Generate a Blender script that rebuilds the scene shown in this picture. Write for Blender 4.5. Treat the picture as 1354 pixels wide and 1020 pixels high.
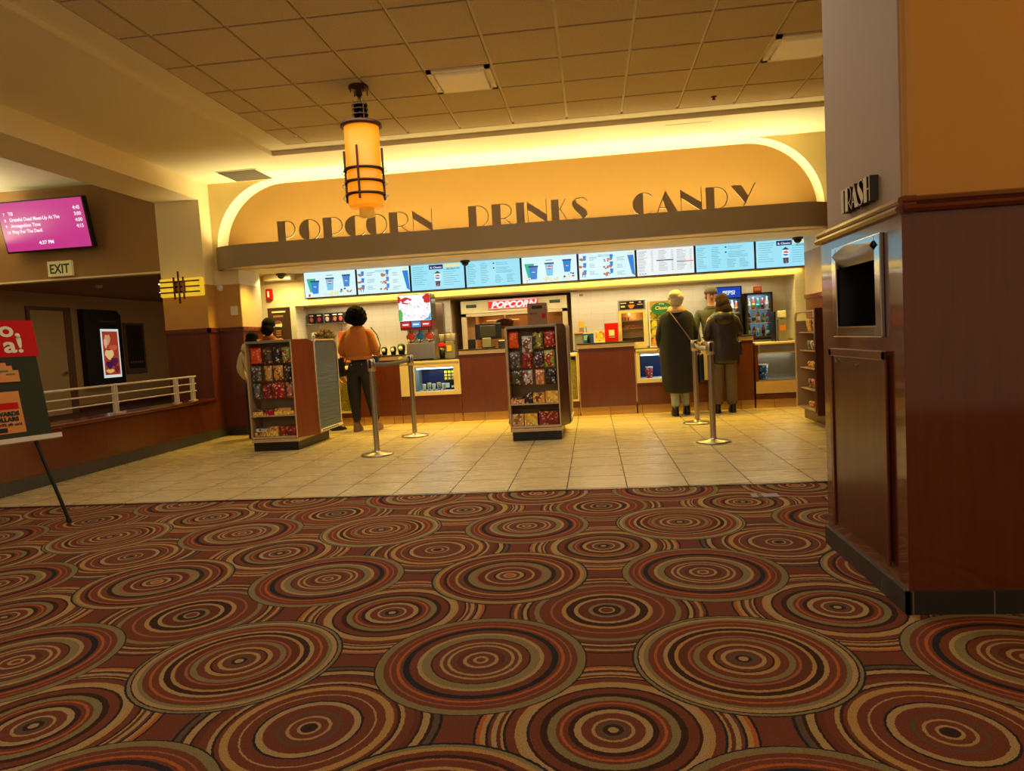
import bpy, bmesh, math, random
from math import sin, cos, pi, radians, sqrt
from mathutils import Vector, Matrix
random.seed(7)
for _o in list(bpy.data.objects): bpy.data.objects.remove(_o)
S = bpy.context.scene
COL = S.collection

# ------------------------------------------------------------------ camera
_r = (0.99213502, 0.1117116, -0.05646785); _u = (0.04868727, 0.071193, 0.99627361); _f = (-0.11531544, 0.9911872, -0.06519414)
cd = bpy.data.cameras.new('camera'); cam = bpy.data.objects.new('camera', cd); COL.objects.link(cam)
cam.matrix_world = Matrix(((_r[0], _u[0], -_f[0], 0), (_r[1], _u[1], -_f[1], 0), (_r[2], _u[2], -_f[2], 1.18), (0, 0, 0, 1)))
cd.sensor_fit = 'HORIZONTAL'; cd.sensor_width = 36; cd.lens = 36 * 940.4 / 1354; cd.clip_start = 0.05; cd.clip_end = 100
S.camera = cam

# ------------------------------------------------------------------ world, lights, exposure
def lin(c):
    out = []
    for v in c[:3]:
        v = v / 255.0
        out.append(v / 12.92 if v <= 0.04045 else ((v + 0.055) / 1.055) ** 2.4)
    return tuple(out) + (1.0,)
W = bpy.data.worlds.new('world'); S.world = W; W.use_nodes = True
W.node_tree.nodes['Background'].inputs[0].default_value = lin((255, 226, 175))
W.node_tree.nodes['Background'].inputs[1].default_value = 0.25
S.view_settings.view_transform = 'Standard'; S.view_settings.look = 'None'
S.view_settings.gamma = 1; S.view_settings.use_curve_mapping = False
S.view_settings.exposure = 0.0

def area(name, loc, rot, sx, sy, col, power, spread=180):
    l = bpy.data.lights.new(name, 'AREA'); l.shape = 'RECTANGLE'; l.size = sx; l.size_y = sy
    l.color = lin(col)[:3]; l.energy = power; l.spread = radians(spread)
    o = bpy.data.objects.new(name, l); COL.objects.link(o); o.location = loc; o.rotation_euler = [radians(a) for a in rot]
    return o
def spot(name, loc, rot, col, power, ang=120, blend=0.7, rad=0.06):
    l = bpy.data.lights.new(name, 'SPOT'); l.spot_size = radians(ang); l.spot_blend = blend; l.shadow_soft_size = rad
    l.color = lin(col)[:3]; l.energy = power
    o = bpy.data.objects.new(name, l); COL.objects.link(o); o.location = loc; o.rotation_euler = [radians(a) for a in rot]
    return o
def point(name, loc, col, power, rad=0.1):
    l = bpy.data.lights.new(name, 'POINT'); l.color = lin(col)[:3]; l.energy = power; l.shadow_soft_size = rad
    o = bpy.data.objects.new(name, l); COL.objects.link(o); o.location = loc
    return o
area('cove_light', (-1.1, 9.74, 2.60), (180, 0, 0), 8.0, 0.10, (255, 240, 178), 135, 150)
area('cove_glow', (-1.1, 10.13, 2.62), (180, 0, 0), 8.0, 0.04, (255, 232, 150), 22)
for _x in (-4.7, -3.9, -3.1, -2.3, -1.5, -0.7, 0.1, 0.9, 1.7, 2.5):
    spot('counter_downlight', (_x, 10.0, 2.385), (0, 0, 0), (255, 218, 76), 92, 125, 0.8)
    spot('menu_downlight', (_x, 10.70, 2.385), (0, 0, 0), (255, 232, 150), 26, 150, 0.8)
area('back_counter_light', (-0.9, 11.2, 1.87), (0, 0, 0), 7.0, 0.05, (255, 240, 200), 34)
area('header_fill', (-0.75, 10.965, 1.988), (0, 0, 0), 7.7, 0.03, (255, 226, 110), 16)  # added to brighten the header's lower edge, no fixture there
spot('corner_fill', (-4.85, 10.45, 2.385), (25, 0, 0), (255, 232, 150), 30, 140, 0.8)  # extra spot added to brighten the back left corner
point('lobby_fill', (-3.2, 0.3, 2.7), (255, 246, 222), 66, 0.3)  # unseen fill added behind the camera for the whole lobby
point('lobby_fill', (0.6, -1.2, 2.7), (255, 246, 222), 66, 0.3)  # second unseen fill behind the camera
point('left_lobby_fill', (-7.9, 7.0, 3.0), (255, 236, 165), 14, 0.2)  # unseen fill added to lighten the left ceiling
area('left_up_fill', (-9.0, 8.5, 2.9), (180, 0, 0), 1.2, 1.2, (255, 246, 200), 52)  # added out of view, throws light up onto the left ceiling
point('right_lobby_lamp', (3.4, 1.2, 2.9), (255, 205, 110), 45, 0.2)
area('lobby_ceiling_fill', (-1.0, 5.8, 3.6), (0, 0, 0), 4.0, 2.0, (255, 246, 224), 76)  # added overall fill from above, not one of the ceiling fixtures
area('hall_light', (-8.2, 12.5, 2.45), (0, 0, 0), 1.5, 3.0, (255, 228, 170), 11)

# ------------------------------------------------------------------ materials
MATS = {}
def new_mat(name):
    m = bpy.data.materials.new(name); m.use_nodes = True; MATS[name] = m
    return m, m.node_tree, m.node_tree.nodes['Principled BSDF']
def N(nt, t, **k):
    n = nt.nodes.new(t)
    for a, v in k.items(): setattr(n, a, v)
    return n
def M(name, col, rough=0.5, metal=0.0, var=0.08, scale=6.0, bump=0.0, coat=0.0, stretch=(1, 1, 1), emis=0, ecol=None, trans=0, bscale=None, spec=0.5):
    """plain procedural material: a colour broken up by noise"""
    if name in MATS: return MATS[name]
    m, nt, b = new_mat(name)
    tc = N(nt, 'ShaderNodeTexCoord'); mp = N(nt, 'ShaderNodeMapping'); mp.inputs['Scale'].default_value = stretch
    nz = N(nt, 'ShaderNodeTexNoise'); nz.inputs['Scale'].default_value = scale; nz.inputs['Detail'].default_value = 4
    mx = N(nt, 'ShaderNodeMix', data_type='RGBA')
    c = lin(col); mx.inputs['A'].default_value = tuple(v * (1 - var) for v in c[:3]) + (1,)
    mx.inputs['B'].default_value = tuple(min(1, v * (1 + var)) for v in c[:3]) + (1,)
    nt.links.new(tc.outputs['Object'], mp.inputs['Vector']); nt.links.new(mp.outputs[0], nz.inputs['Vector'])
    nt.links.new(nz.outputs['Fac'], mx.inputs['Factor']); nt.links.new(mx.outputs['Result'], b.inputs['Base Color'])
    b.inputs['Roughness'].default_value = rough; b.inputs['Metallic'].default_value = metal
    b.inputs['Specular IOR Level'].default_value = spec
    if coat: b.inputs['Coat Weight'].default_value = coat; b.inputs['Coat Roughness'].default_value = 0.12
    if trans: b.inputs['Transmission Weight'].default_value = trans; b.inputs['IOR'].default_value = 1.1
    if bump:
        bn = N(nt, 'ShaderNodeBump'); bn.inputs['Strength'].default_value = bump; bn.inputs['Distance'].default_value = 0.01
        n2 = N(nt, 'ShaderNodeTexNoise'); n2.inputs['Scale'].default_value = bscale or scale * 8; n2.inputs['Detail'].default_value = 5
        nt.links.new(mp.outputs[0], n2.inputs['Vector']); nt.links.new(n2.outputs['Fac'], bn.inputs['Height']); nt.links.new(bn.outputs[0], b.inputs['Normal'])
    if emis:
        b.inputs['Emission Color'].default_value = lin(ecol or col); b.inputs['Emission Strength'].default_value = emis
    return m
def EM(name, col, s=1.0):
    """lit display surface"""
    if name in MATS: return MATS[name]
    m, nt, b = new_mat(name)
    b.inputs['Base Color'].default_value = (0.01, 0.01, 0.01, 1); b.inputs['Roughness'].default_value = 0.3
    b.inputs['Emission Color'].default_value = lin(col); b.inputs['Emission Strength'].default_value = s
    return m
def wood(name, c1, c2, rough=0.28, axis='z', coat=0.5):
    m, nt, b = new_mat(name)
    tc = N(nt, 'ShaderNodeTexCoord'); mp = N(nt, 'ShaderNodeMapping')
    mp.inputs['Scale'].default_value = {'z': (14, 14, 0.9), 'x': (0.9, 14, 14), 'y': (14, 0.9, 14)}[axis]
    nz = N(nt, 'ShaderNodeTexNoise'); nz.inputs['Scale'].default_value = 1.6; nz.inputs['Detail'].default_value = 7; nz.inputs['Distortion'].default_value = 0.7
    n2 = N(nt, 'ShaderNodeTexNoise'); n2.inputs['Scale'].default_value = 0.9
    cr = N(nt, 'ShaderNodeValToRGB'); cr.color_ramp.elements[0].position = 0.3; cr.color_ramp.elements[1].position = 0.75
    cr.color_ramp.elements[0].color = lin(c1); cr.color_ramp.elements[1].color = lin(c2)
    mx = N(nt, 'ShaderNodeMix', data_type='RGBA', blend_type='MULTIPLY'); mx.inputs['Factor'].default_value = 0.35
    nt.links.new(tc.outputs['Object'], mp.inputs[0]); nt.links.new(mp.outputs[0], nz.inputs['Vector']); nt.links.new(tc.outputs['Object'], n2.inputs['Vector'])
    nt.links.new(nz.outputs['Fac'], cr.inputs['Fac']); nt.links.new(cr.outputs[0], mx.inputs['A']); nt.links.new(n2.outputs['Color'], mx.inputs['B'])
    nt.links.new(cr.outputs[0], b.inputs['Base Color'])
    b.inputs['Roughness'].default_value = rough; b.inputs['Coat Weight'].default_value = coat; b.inputs['Coat Roughness'].default_value = 0.15
    b.inputs['Specular IOR Level'].default_value = 0.4
    return m
def mathn(nt, op, a, b=None, c=None):
    n = N(nt, 'ShaderNodeMath', operation=op)
    for i, v in enumerate((a, b, c)):
        if v is None: continue
        if isinstance(v, (int, float)): n.inputs[i].default_value = v
        else: nt.links.new(v, n.inputs[i])
    return n.outputs[0]
def ramp(nt, fac, stops):
    cr = N(nt, 'ShaderNodeValToRGB'); cr.color_ramp.interpolation = 'CONSTANT'
    e = cr.color_ramp.elements
    while len(e) > 1: e.remove(e[-1])
    e[0].position = 0; e[0].color = lin(stops[0][1])
    for p, c in stops[1:]:
        k = e.new(p); k.color = lin(c)
    nt.links.new(fac, cr.inputs['Fac'])
    return cr.outputs[0]
def mixc(nt, fac, a, b):
    m = N(nt, 'ShaderNodeMix', data_type='RGBA')
    nt.links.new(fac, m.inputs['Factor'])
    for s, v in (('A', a), ('B', b)):
        if isinstance(v, tuple): m.inputs[s].default_value = lin(v)
        else: nt.links.new(v, m.inputs[s])
    return m.outputs['Result']

def carpet_mat():
    m, nt, b = new_mat('medallion_carpet')
    geo = N(nt, 'ShaderNodeNewGeometry'); sep = N(nt, 'ShaderNodeSeparateXYZ')
    nz = N(nt, 'ShaderNodeTexNoise'); nz.inputs['Scale'].default_value = 75; nz.inputs['Detail'].default_value = 1
    nt.links.new(geo.outputs['Position'], nz.inputs['Vector'])
    sub = N(nt, 'ShaderNodeVectorMath', operation='SUBTRACT'); sub.inputs[1].default_value = (0.5, 0.5, 0.5); nt.links.new(nz.outputs['Color'], sub.inputs[0])
    scl = N(nt, 'ShaderNodeVectorMath', operation='SCALE'); scl.inputs['Scale'].default_value = 0.007; nt.links.new(sub.outputs[0], scl.inputs[0])
    add = N(nt, 'ShaderNodeVectorMath', operation='ADD'); nt.links.new(geo.outputs['Position'], add.inputs[0]); nt.links.new(scl.outputs[0], add.inputs[1])
    nt.links.new(add.outputs[0], sep.inputs[0])
    PX, PY = 0.946, 0.932
    def cell(x0, y0):
        u = mathn(nt, 'ADD', mathn(nt, 'DIVIDE', mathn(nt, 'SUBTRACT', sep.outputs[0], x0), PX), 0.5)
        v = mathn(nt, 'ADD', mathn(nt, 'DIVIDE', mathn(nt, 'SUBTRACT', sep.outputs[1], y0), PY), 0.5)
        du = mathn(nt, 'MULTIPLY', mathn(nt, 'SUBTRACT', mathn(nt, 'FRACT', u), 0.5), PX)
        dv = mathn(nt, 'MULTIPLY', mathn(nt, 'SUBTRACT', mathn(nt, 'FRACT', v), 0.5), PY)
        rr = mathn(nt, 'SQRT', mathn(nt, 'ADD', mathn(nt, 'MULTIPLY', du, du), mathn(nt, 'MULTIPLY', dv, dv)))
        iu = mathn(nt, 'FLOOR', u); iv = mathn(nt, 'FLOOR', v)
        par = mathn(nt, 'FLOORED_MODULO', mathn(nt, 'ADD', iu, iv), 2.0)
        par2 = mathn(nt, 'GREATER_THAN', mathn(nt, 'FLOORED_MODULO', iv, 2.0), 0.5)
        return rr, par, par2, du, dv
    DK = (64, 36, 24); RU = (116, 60, 40); RU2 = (104, 52, 34); TA = (172, 140, 94); GO = (178, 134, 78); OL = (134, 116, 78); NV = (42, 38, 42); OR = (176, 92, 48); PK = (160, 92, 66); GR = (96, 74, 58)
    def sc(seq, R):                   # relative widths scaled so that the last ring ends at radius R (mm); ramp is r/0.5
        tot = sum(w for w, c in seq[:-1]); seq = [(w * R / tot, c) for w, c in seq]
        out = []; p = 0.0
        for w, c in seq: out.append((min(p / 500.0, 0.999), c)); p += w
        return out
    A1 = sc([(14, RU), (9, TA), (20, RU), (12, TA), (20, RU2), (7, GR), (12, RU), (9, TA), (14, RU), (10, TA), (22, RU), (5, DK), (28, OL), (14, TA), (24, RU), (20, NV), (9, RU), (10, OR), (16, RU), (5, PK), (18, RU), (24, OL), (6, NV), (200, RU)], 392)
    A2 = sc([(16, TA), (10, DK), (16, GR), (14, RU), (14, TA), (18, RU), (8, DK), (16, GO), (26, RU), (20, OL), (8, RU), (10, PK), (30, RU2), (12, GO), (22, DK), (14, TA), (20, RU), (9, OR), (20, RU), (14, OL), (16, TA), (6, DK), (10, OL), (8, NV), (200, RU)], 392)
    A3 = sc([(20, OR), (8, TA), (16, RU), (16, TA), (10, DK), (26, RU), (10, TA), (30, RU2), (12, PK), (30, OL), (20, DK), (8, GR), (16, RU), (12, GO), (26, RU), (8, PK), (14, DK), (18, RU), (16, GO), (12, OL), (8, NV), (200, RU)], 392)
    B1 = sc([(14, TA), (14, DK), (14, GR), (8, RU), (9, TA), (30, RU), (20, TA), (16, DK), (14, RU), (10, OR), (10, RU), (24, OL), (20, DK), (30, RU), (8, DK), (18, TA), (16, GO), (24, RU), (8, NV), (8, GO), (10, RU2), (14, TA), (10, RU), (7, NV), (14, GO), (14, OR), (6, NV), (200, RU)], 418)
    B2 = sc([(10, NV), (12, DK), (9, TA), (20, RU), (9, TA), (14, RU), (10, GR), (34, RU), (18, TA), (6, NV), (30, RU), (6, TA), (24, RU), (22, GO), (10, RU), (8, DK), (12, TA), (26, RU), (16, RU2), (7, DK), (20, TA), (10, DK), (16, GR), (8, NV), (200, RU)], 418)
    B3 = sc([(22, RU), (8, TA), (22, DK), (14, OL), (40, RU2), (14, TA), (30, DK), (16, GO), (34, RU), (8, PK), (40, RU), (20, OL), (20, RU), (8, DK), (14, TA), (8, DK), (14, RU), (12, GO), (10, RU), (7, NV), (200, RU)], 418)
    ra, pa, pa2, dua, dva = cell(-0.468, 2.53); rb, pb, pb2, dub, dvb = cell(0.005, 2.064)
    fa = mathn(nt, 'MULTIPLY', ra, 2.0); fb = mathn(nt, 'MULTIPLY', rb, 2.0)
    ca = mixc(nt, pa, ramp(nt, fa, A1), ramp(nt, fa, A2)); ca = mixc(nt, mathn(nt, 'MULTIPLY', pa, pa2), ca, ramp(nt, fa, A3))
    cb = mixc(nt, pb, ramp(nt, fb, B1), ramp(nt, fb, B2)); cb = mixc(nt, mathn(nt, 'MULTIPLY', pb, pb2), cb, ramp(nt, fb, B3))
    ina = mathn(nt, 'LESS_THAN', ra, 0.392)
    c = mixc(nt, ina, cb, ca)
    # pile flecks
    n3 = N(nt, 'ShaderNodeTexNoise'); n3.inputs['Scale'].default_value = 260; nt.links.new(geo.outputs['Position'], n3.inputs['Vector'])
    mr = N(nt, 'ShaderNodeMapRange'); mr.inputs['From Min'].default_value = 0.3; mr.inputs['From Max'].default_value = 0.7; mr.inputs['To Min'].default_value = 0.6; mr.inputs['To Max'].default_value = 1.25
    nt.links.new(n3.outputs['Fac'], mr.inputs['Value'])
    sc2 = N(nt, 'ShaderNodeVectorMath', operation='SCALE'); nt.links.new(c, sc2.inputs[0]); nt.links.new(mr.outputs[0], sc2.inputs['Scale'])
    nt.links.new(sc2.outputs[0], b.inputs['Base Color'])
    b.inputs['Roughness'].default_value = 0.95; b.inputs['Specular IOR Level'].default_value = 0.15
    bn = N(nt, 'ShaderNodeBump'); bn.inputs['Strength'].default_value = 0.5; bn.inputs['Distance'].default_value = 0.004
    nt.links.new(n3.outputs['Fac'], bn.inputs['Height']); nt.links.new(bn.outputs[0], b.inputs['Normal'])
    return m
def tile_mat(name, px, py, x0, y0, c1, c2, grout, gap=0.006, rough=0.22, plane='xy', grain=True, bumpd=0.002):
    m, nt, b = new_mat(name)
    geo = N(nt, 'ShaderNodeNewGeometry'); sep = N(nt, 'ShaderNodeSeparateXYZ'); nt.links.new(geo.outputs['Position'], sep.inputs[0])
    ix = {'x': 0, 'y': 1, 'z': 2}
    u = mathn(nt, 'DIVIDE', mathn(nt, 'SUBTRACT', sep.outputs[ix[plane[0]]], x0), px)
    v = mathn(nt, 'DIVIDE', mathn(nt, 'SUBTRACT', sep.outputs[ix[plane[1]]], y0), py)
    def edge(w, p):
        f = mathn(nt, 'FRACT', w); d = mathn(nt, 'MINIMUM', f, mathn(nt, 'SUBTRACT', 1.0, f))
        return mathn(nt, 'LESS_THAN', mathn(nt, 'MULTIPLY', d, p), gap / 2)
    g = mathn(nt, 'MAXIMUM', edge(u, px), edge(v, py))
    cm = N(nt, 'ShaderNodeCombineXYZ'); nt.links.new(mathn(nt, 'FLOOR', u), cm.inputs[0]); nt.links.new(mathn(nt, 'FLOOR', v), cm.inputs[1])
    wn = N(nt, 'ShaderNodeTexWhiteNoise', noise_dimensions='3D'); nt.links.new(cm.outputs[0], wn.inputs['Vector'])
    mp = N(nt, 'ShaderNodeMapping'); mp.inputs['Scale'].default_value = (1.0, 7, 5) if grain else (3, 3, 3)
    off = N(nt, 'ShaderNodeVectorMath', operation='MULTIPLY_ADD'); off.inputs[1].default_value = (7, 7, 7)
    nt.links.new(wn.outputs['Color'], off.inputs[0]); nt.links.new(geo.outputs['Position'], off.inputs[2]); nt.links.new(off.outputs[0], mp.inputs[0])
    nz = N(nt, 'ShaderNodeTexNoise'); nz.inputs['Scale'].default_value = 1.3; nz.inputs['Detail'].default_value = 6; nz.inputs['Distortion'].default_value = 0.3; nz.inputs['Roughness'].default_value = 0.4
    nt.links.new(mp.outputs[0], nz.inputs['Vector'])
    t = mathn(nt, 'ADD', mathn(nt, 'MULTIPLY', nz.outputs['Fac'], 1.1), mathn(nt, 'MULTIPLY', mathn(nt, 'SUBTRACT', wn.outputs['Value'], 0.7), 0.35))
    c = mixc(nt, t, c1, c2); c = mixc(nt, g, c, grout)
    nt.links.new(c, b.inputs['Base Color'])
    rr = mathn(nt, 'ADD', mathn(nt, 'MULTIPLY', g, 0.5), mathn(nt, 'ADD', mathn(nt, 'MULTIPLY', nz.outputs['Fac'], 0.12), rough))
    nt.links.new(rr, b.inputs['Roughness'])
    bn = N(nt, 'ShaderNodeBump'); bn.inputs['Strength'].default_value = 0.6; bn.inputs['Distance'].default_value = bumpd
    nt.links.new(mathn(nt, 'SUBTRACT', 1.0, g), bn.inputs['Height']); nt.links.new(bn.outputs[0], b.inputs['Normal'])
    return m
def pack_mat(name, base, c2, c3, seed, rough=0.3):
    """printed foil packet: base colour with blotches of two print colours"""
    if name in MATS: return MATS[name]
    m, nt, b = new_mat(name)
    tc = N(nt, 'ShaderNodeTexCoord'); mp = N(nt, 'ShaderNodeMapping'); mp.inputs['Location'].default_value = (seed * 1.7, seed * 0.9, seed)
    nt.links.new(tc.outputs['Object'], mp.inputs[0])
    n1 = N(nt, 'ShaderNodeTexNoise'); n1.inputs['Scale'].default_value = 16; n1.inputs['Detail'].default_value = 2
    v1 = N(nt, 'ShaderNodeTexVoronoi'); v1.inputs['Scale'].default_value = 32
    nt.links.new(mp.outputs[0], n1.inputs['Vector']); nt.links.new(mp.outputs[0], v1.inputs['Vector'])
    f1 = mathn(nt, 'GREATER_THAN', n1.outputs['Fac'], 0.53); f2 = mathn(nt, 'LESS_THAN', v1.outputs['Distance'], 0.36)
    f2 = mathn(nt, 'MULTIPLY', f2, mathn(nt, 'GREATER_THAN', n1.outputs['Fac'], 0.40))
    c = mixc(nt, f1, base, c2); c = mixc(nt, f2, c, c3)
    nt.links.new(c, b.inputs['Base Color']); b.inputs['Roughness'].default_value = rough
    return m

CARPET = carpet_mat()
FLOOR = tile_mat('floor_tile', 0.462, 0.462, 0.21, 5.45, (222, 198, 146), (200, 174, 122), (72, 56, 36), gap=0.009)
KICK = tile_mat('kick_tile', 0.462, 0.5, 0.21, -0.3, (196, 150, 88), (164, 120, 66), (70, 50, 30), plane='xz', rough=0.35)
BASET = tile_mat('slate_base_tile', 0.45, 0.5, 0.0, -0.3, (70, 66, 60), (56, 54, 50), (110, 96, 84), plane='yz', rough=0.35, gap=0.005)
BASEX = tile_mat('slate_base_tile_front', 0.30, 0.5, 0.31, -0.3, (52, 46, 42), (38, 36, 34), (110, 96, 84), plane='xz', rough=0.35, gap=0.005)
SUBWAY = tile_mat('cream_wall_tile', 0.20, 0.10, 0.0, 0.0, (226, 216, 188), (220, 209, 180), (206, 194, 164), plane='xz', rough=0.25, gap=0.004, grain=False)
SUBWAYS = tile_mat('cream_wall_tile_side', 0.20, 0.10, 0.0, 0.0, (226, 216, 188), (220, 209, 180), (206, 194, 164), plane='yz', rough=0.25, gap=0.004, grain=False)
CHERRY = wood('cherry_panel', (92, 38, 18), (104, 46, 22), 0.34)
CHERRYX = wood('cherry_rail', (84, 32, 16), (120, 52, 26), 0.25, 'x')
CHERRYY = wood('cherry_rail_side', (84, 32, 16), (120, 52, 26), 0.25, 'y')
CHERRYW = wood('wing_cherry', (124, 58, 28), (140, 70, 34), 0.3)
RACKIN = M('rack_liner', (158, 128, 90), 0.6, var=.05)
DARKCH = wood('dark_cherry', (66, 28, 18), (80, 34, 20), 0.3)
CREAM = M('cream_paint', (232, 214, 168), 0.7, var=0.03, bump=0.05)
CEILP = M('ceiling_paint', (226, 212, 176), 0.8, var=0.02, bump=0.04)
OCHRE = M('ochre_paint', (196, 146, 72), 0.7, var=0.04, bump=0.05)
GOLD = M('gold_panel_paint', (146, 108, 44), 0.65, var=0.03)
BROWN = M('brown_paint', (158, 118, 68), 0.75, var=0.04, bump=0.04)
SIDELIT = M('side_lit_paint', (176, 152, 132), 0.7, var=0.03)  # wall paint with the cool light on side faces put into its colour
FASCIA = M('bronze_fascia_paint', (146, 126, 98), 0.5, var=0.03)
BRONZE = M('bronze_metal', (72, 46, 30), 0.4, 0.7, var=0.1)
LETTER = M('letter_metal', (140, 116, 80), 0.5, 0.0, var=0.08)
STEEL = M('brushed_steel', (196, 190, 178), 0.28, 1.0, var=0.06, scale=4, stretch=(1, 1, 30))
STEELH = M('satin_post_metal', (184, 170, 146), 0.3, 0.9, var=0.06, scale=4, stretch=(20, 20, 1))
CHROME = M('polished_steel', (200, 200, 204), 0.12, 1.0, var=0.04)
BLACK = M('black_plastic', (16, 15, 15), 0.35, var=0.2)
DKGREY = M('dark_grey_plastic', (48, 46, 44), 0.45, var=0.1)
GREYP = M('grey_plastic', (130, 124, 112), 0.5, var=0.06)
WHITE = M('white_plastic', (228, 222, 208), 0.4, var=0.03)
CREAMP = M('cream_laminate', (222, 200, 150), 0.4, var=0.05)
TAN = M('tan_board', (182, 146, 96), 0.6, var=0.06)
STONE = M('black_countertop', (20, 19, 18), 0.5, var=0.5, scale=60)
SLAT = M('slate_grey_slatboard', (88, 98, 112), 0.4, var=0.05, stretch=(1, 1, 20))
GLASS = M('clear_glass', (235, 245, 245), 0.03, var=0.0, trans=1.0)
AMBER = M('amber_glass', (206, 120, 26), 0.5, var=0.1, scale=8, emis=0.85, ecol=(236, 136, 10))
RED = M('red_print', (196, 22, 16), 0.75, var=0.06, spec=.15)
ORANGE = M('orange_print', (214, 130, 44), 0.5, var=0.05)
YELLOW = M('yellow_print', (236, 190, 50), 0.5, var=0.06)
BLUE = M('blue_print', (28, 84, 176), 0.4, var=0.06)
NAVY = M('navy_print', (18, 26, 70), 0.4, var=0.06)
GREEN = M('green_print', (60, 110, 50), 0.5, var=0.06)
DKGREEN = M('chalkboard_print', (58, 58, 42), 0.85, var=0.06, spec=.1)
CREAMW = M('offwhite_print', (232, 218, 190), 0.5, var=0.03)
SKIN = M('skin_light', (206, 150, 118), 0.55, var=0.05)
SKIND = M('skin_dark', (92, 54, 36), 0.5, var=0.06)

# ------------------------------------------------------------------ mesh building
class MB:
    def __init__(s): s.v = []; s.f = []; s.m = []; s.mats = []; s.sm = []
    def mi(s, mat):
        if mat not in s.mats: s.mats.append(mat)
        return s.mats.index(mat)
    def add(s, vs, fs, mat, smooth=False):
        o = len(s.v); s.v += [tuple(v) for v in vs]; k = s.mi(mat)
        for f in fs: s.f.append([o + i for i in f]); s.m.append(k); s.sm.append(smooth)
        return s
    def box(s, x0, x1, y0, y1, z0, z1, mat, rot=None, piv=None):
        vs = [(x, y, z) for z in (z0, z1) for y in (y0, y1) for x in (x0, x1)]
        if rot is not None:
            R = Matrix.Rotation(rot[1], 3, rot[0]); p = Vector(piv or ((x0 + x1) / 2, (y0 + y1) / 2, (z0 + z1) / 2))
            vs = [tuple(R @ (Vector(v) - p) + p) for v in vs]
        return s.add(vs, [(0, 2, 3, 1), (4, 5, 7, 6), (0, 1, 5, 4), (2, 6, 7, 3), (0, 4, 6, 2), (1, 3, 7, 5)], mat)
    def rbox(s, x0, x1, y0, y1, z0, z1, mat, r=0.01, seg=3):
        """box with edges rounded (all vertical and horizontal ones)"""
        bm = bmesh.new(); bmesh.ops.create_cube(bm, size=1)
        for v in bm.verts: v.co = Vector(((x0 + x1) / 2 + v.co.x * (x1 - x0), (y0 + y1) / 2 + v.co.y * (y1 - y0), (z0 + z1) / 2 + v.co.z * (z1 - z0)))
        bmesh.ops.bevel(bm, geom=bm.edges[:], offset=min(r, (x1 - x0) * .45, (y1 - y0) * .45, (z1 - z0) * .45), segments=seg, affect='EDGES', profile=0.5)
        bm.verts.index_update()
        s.add([v.co[:] for v in bm.verts], [[v.index for v in f.verts] for f in bm.faces], mat); bm.free(); return s
    def prism(s, poly, a, b, mat, axis='y', smooth=False):
        """poly of 2D points extruded along axis from a to b (axis y: points are x,z; x: y,z; z: x,y)"""
        def P3(p, t): return {'y': (p[0], t, p[1]), 'x': (t, p[0], p[1]), 'z': (p[0], p[1], t)}[axis]
        n = len(poly); vs = [P3(p, a) for p in poly] + [P3(p, b) for p in poly]
        s.add(vs, [list(range(n)), list(range(2 * n - 1, n - 1, -1))], mat)
        s.add(vs, [(i, (i + 1) % n, n + (i + 1) % n, n + i) for i in range(n)], mat, smooth); return s
    def quad(s, pts, mat): return s.add(pts, [tuple(range(len(pts)))], mat)
    def lathe(s, prof, c, mat, seg=24, axis='z', sx=1, sy=1):
        vs = []; fs = []; n = len(prof)
        for i in range(seg):
            a = 2 * pi * i / seg
            for r, h in prof:
                p = (r * cos(a) * sx, r * sin(a) * sy, h)
                if axis == 'y': p = (p[0], -h, p[1])
                if axis == 'x': p = (h, p[0], p[1])
                vs.append((c[0] + p[0], c[1] + p[1], c[2] + p[2]))
        for i in range(seg):
            j = (i + 1) % seg
            for k in range(n - 1): fs.append((i * n + k, j * n + k, j * n + k + 1, i * n + k + 1))
        fs.append([i * n for i in range(seg)][::-1]); fs.append([i * n + n - 1 for i in range(seg)])
        return s.add(vs, fs, mat, True)
    def cyl(s, p0, p1, r, mat, seg=12, r1=None):
        p0 = Vector(p0); p1 = Vector(p1); d = (p1 - p0).normalized(); a = d.orthogonal().normalized(); b = d.cross(a)
        r1 = r if r1 is None else r1; vs = []
        for q, rr in ((p0, r), (p1, r1)):
            for i in range(seg): vs.append(q + (a * cos(2 * pi * i / seg) + b * sin(2 * pi * i / seg)) * rr)
        s.add(vs, [list(range(seg))[::-1], list(range(seg, 2 * seg))], mat)
        return s.add(vs, [(i, (i + 1) % seg, seg + (i + 1) % seg, seg + i) for i in range(seg)], mat, True)
    def tube(s, path, r, mat, seg=8, closed=False):
        P = [Vector(p) for p in path]; n = len(P); vs = []; fs = []; up = None
        for i, p in enumerate(P):
            d = (P[(i + 1) % n] - P[i - 1]) if closed else (P[min(i + 1, n - 1)] - P[max(i - 1, 0)])
            d.normalize()
            a = d.cross(Vector((0, 0, 1))) if abs(d.z) < 0.95 else d.cross(Vector((1, 0, 0)))
            a.normalize()
            if up is not None and a.dot(up) < 0: a = -a
            up = a; b = d.cross(a)
            rr = r[i] if isinstance(r, (list, tuple)) else r
            for k in range(seg): vs.append(p + (a * cos(2 * pi * k / seg) + b * sin(2 * pi * k / seg)) * rr)
        for i in range(n if closed else n - 1):
            j = (i + 1) % n
            for k in range(seg): fs.append((i * seg + k, i * seg + (k + 1) % seg, j * seg + (k + 1) % seg, j * seg + k))
        if not closed: fs += [list(range(seg))[::-1], list(range((n - 1) * seg, n * seg))]
        return s.add(vs, fs, mat, True)
    def ring(s, c, r, w, h, mat, seg=32):
        """flat band ring round a vertical axis"""
        return s.lathe([(r - w, -h / 2), (r, -h / 2), (r, h / 2), (r - w, h / 2), (r - w, -h / 2)], c, mat, seg)
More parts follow.
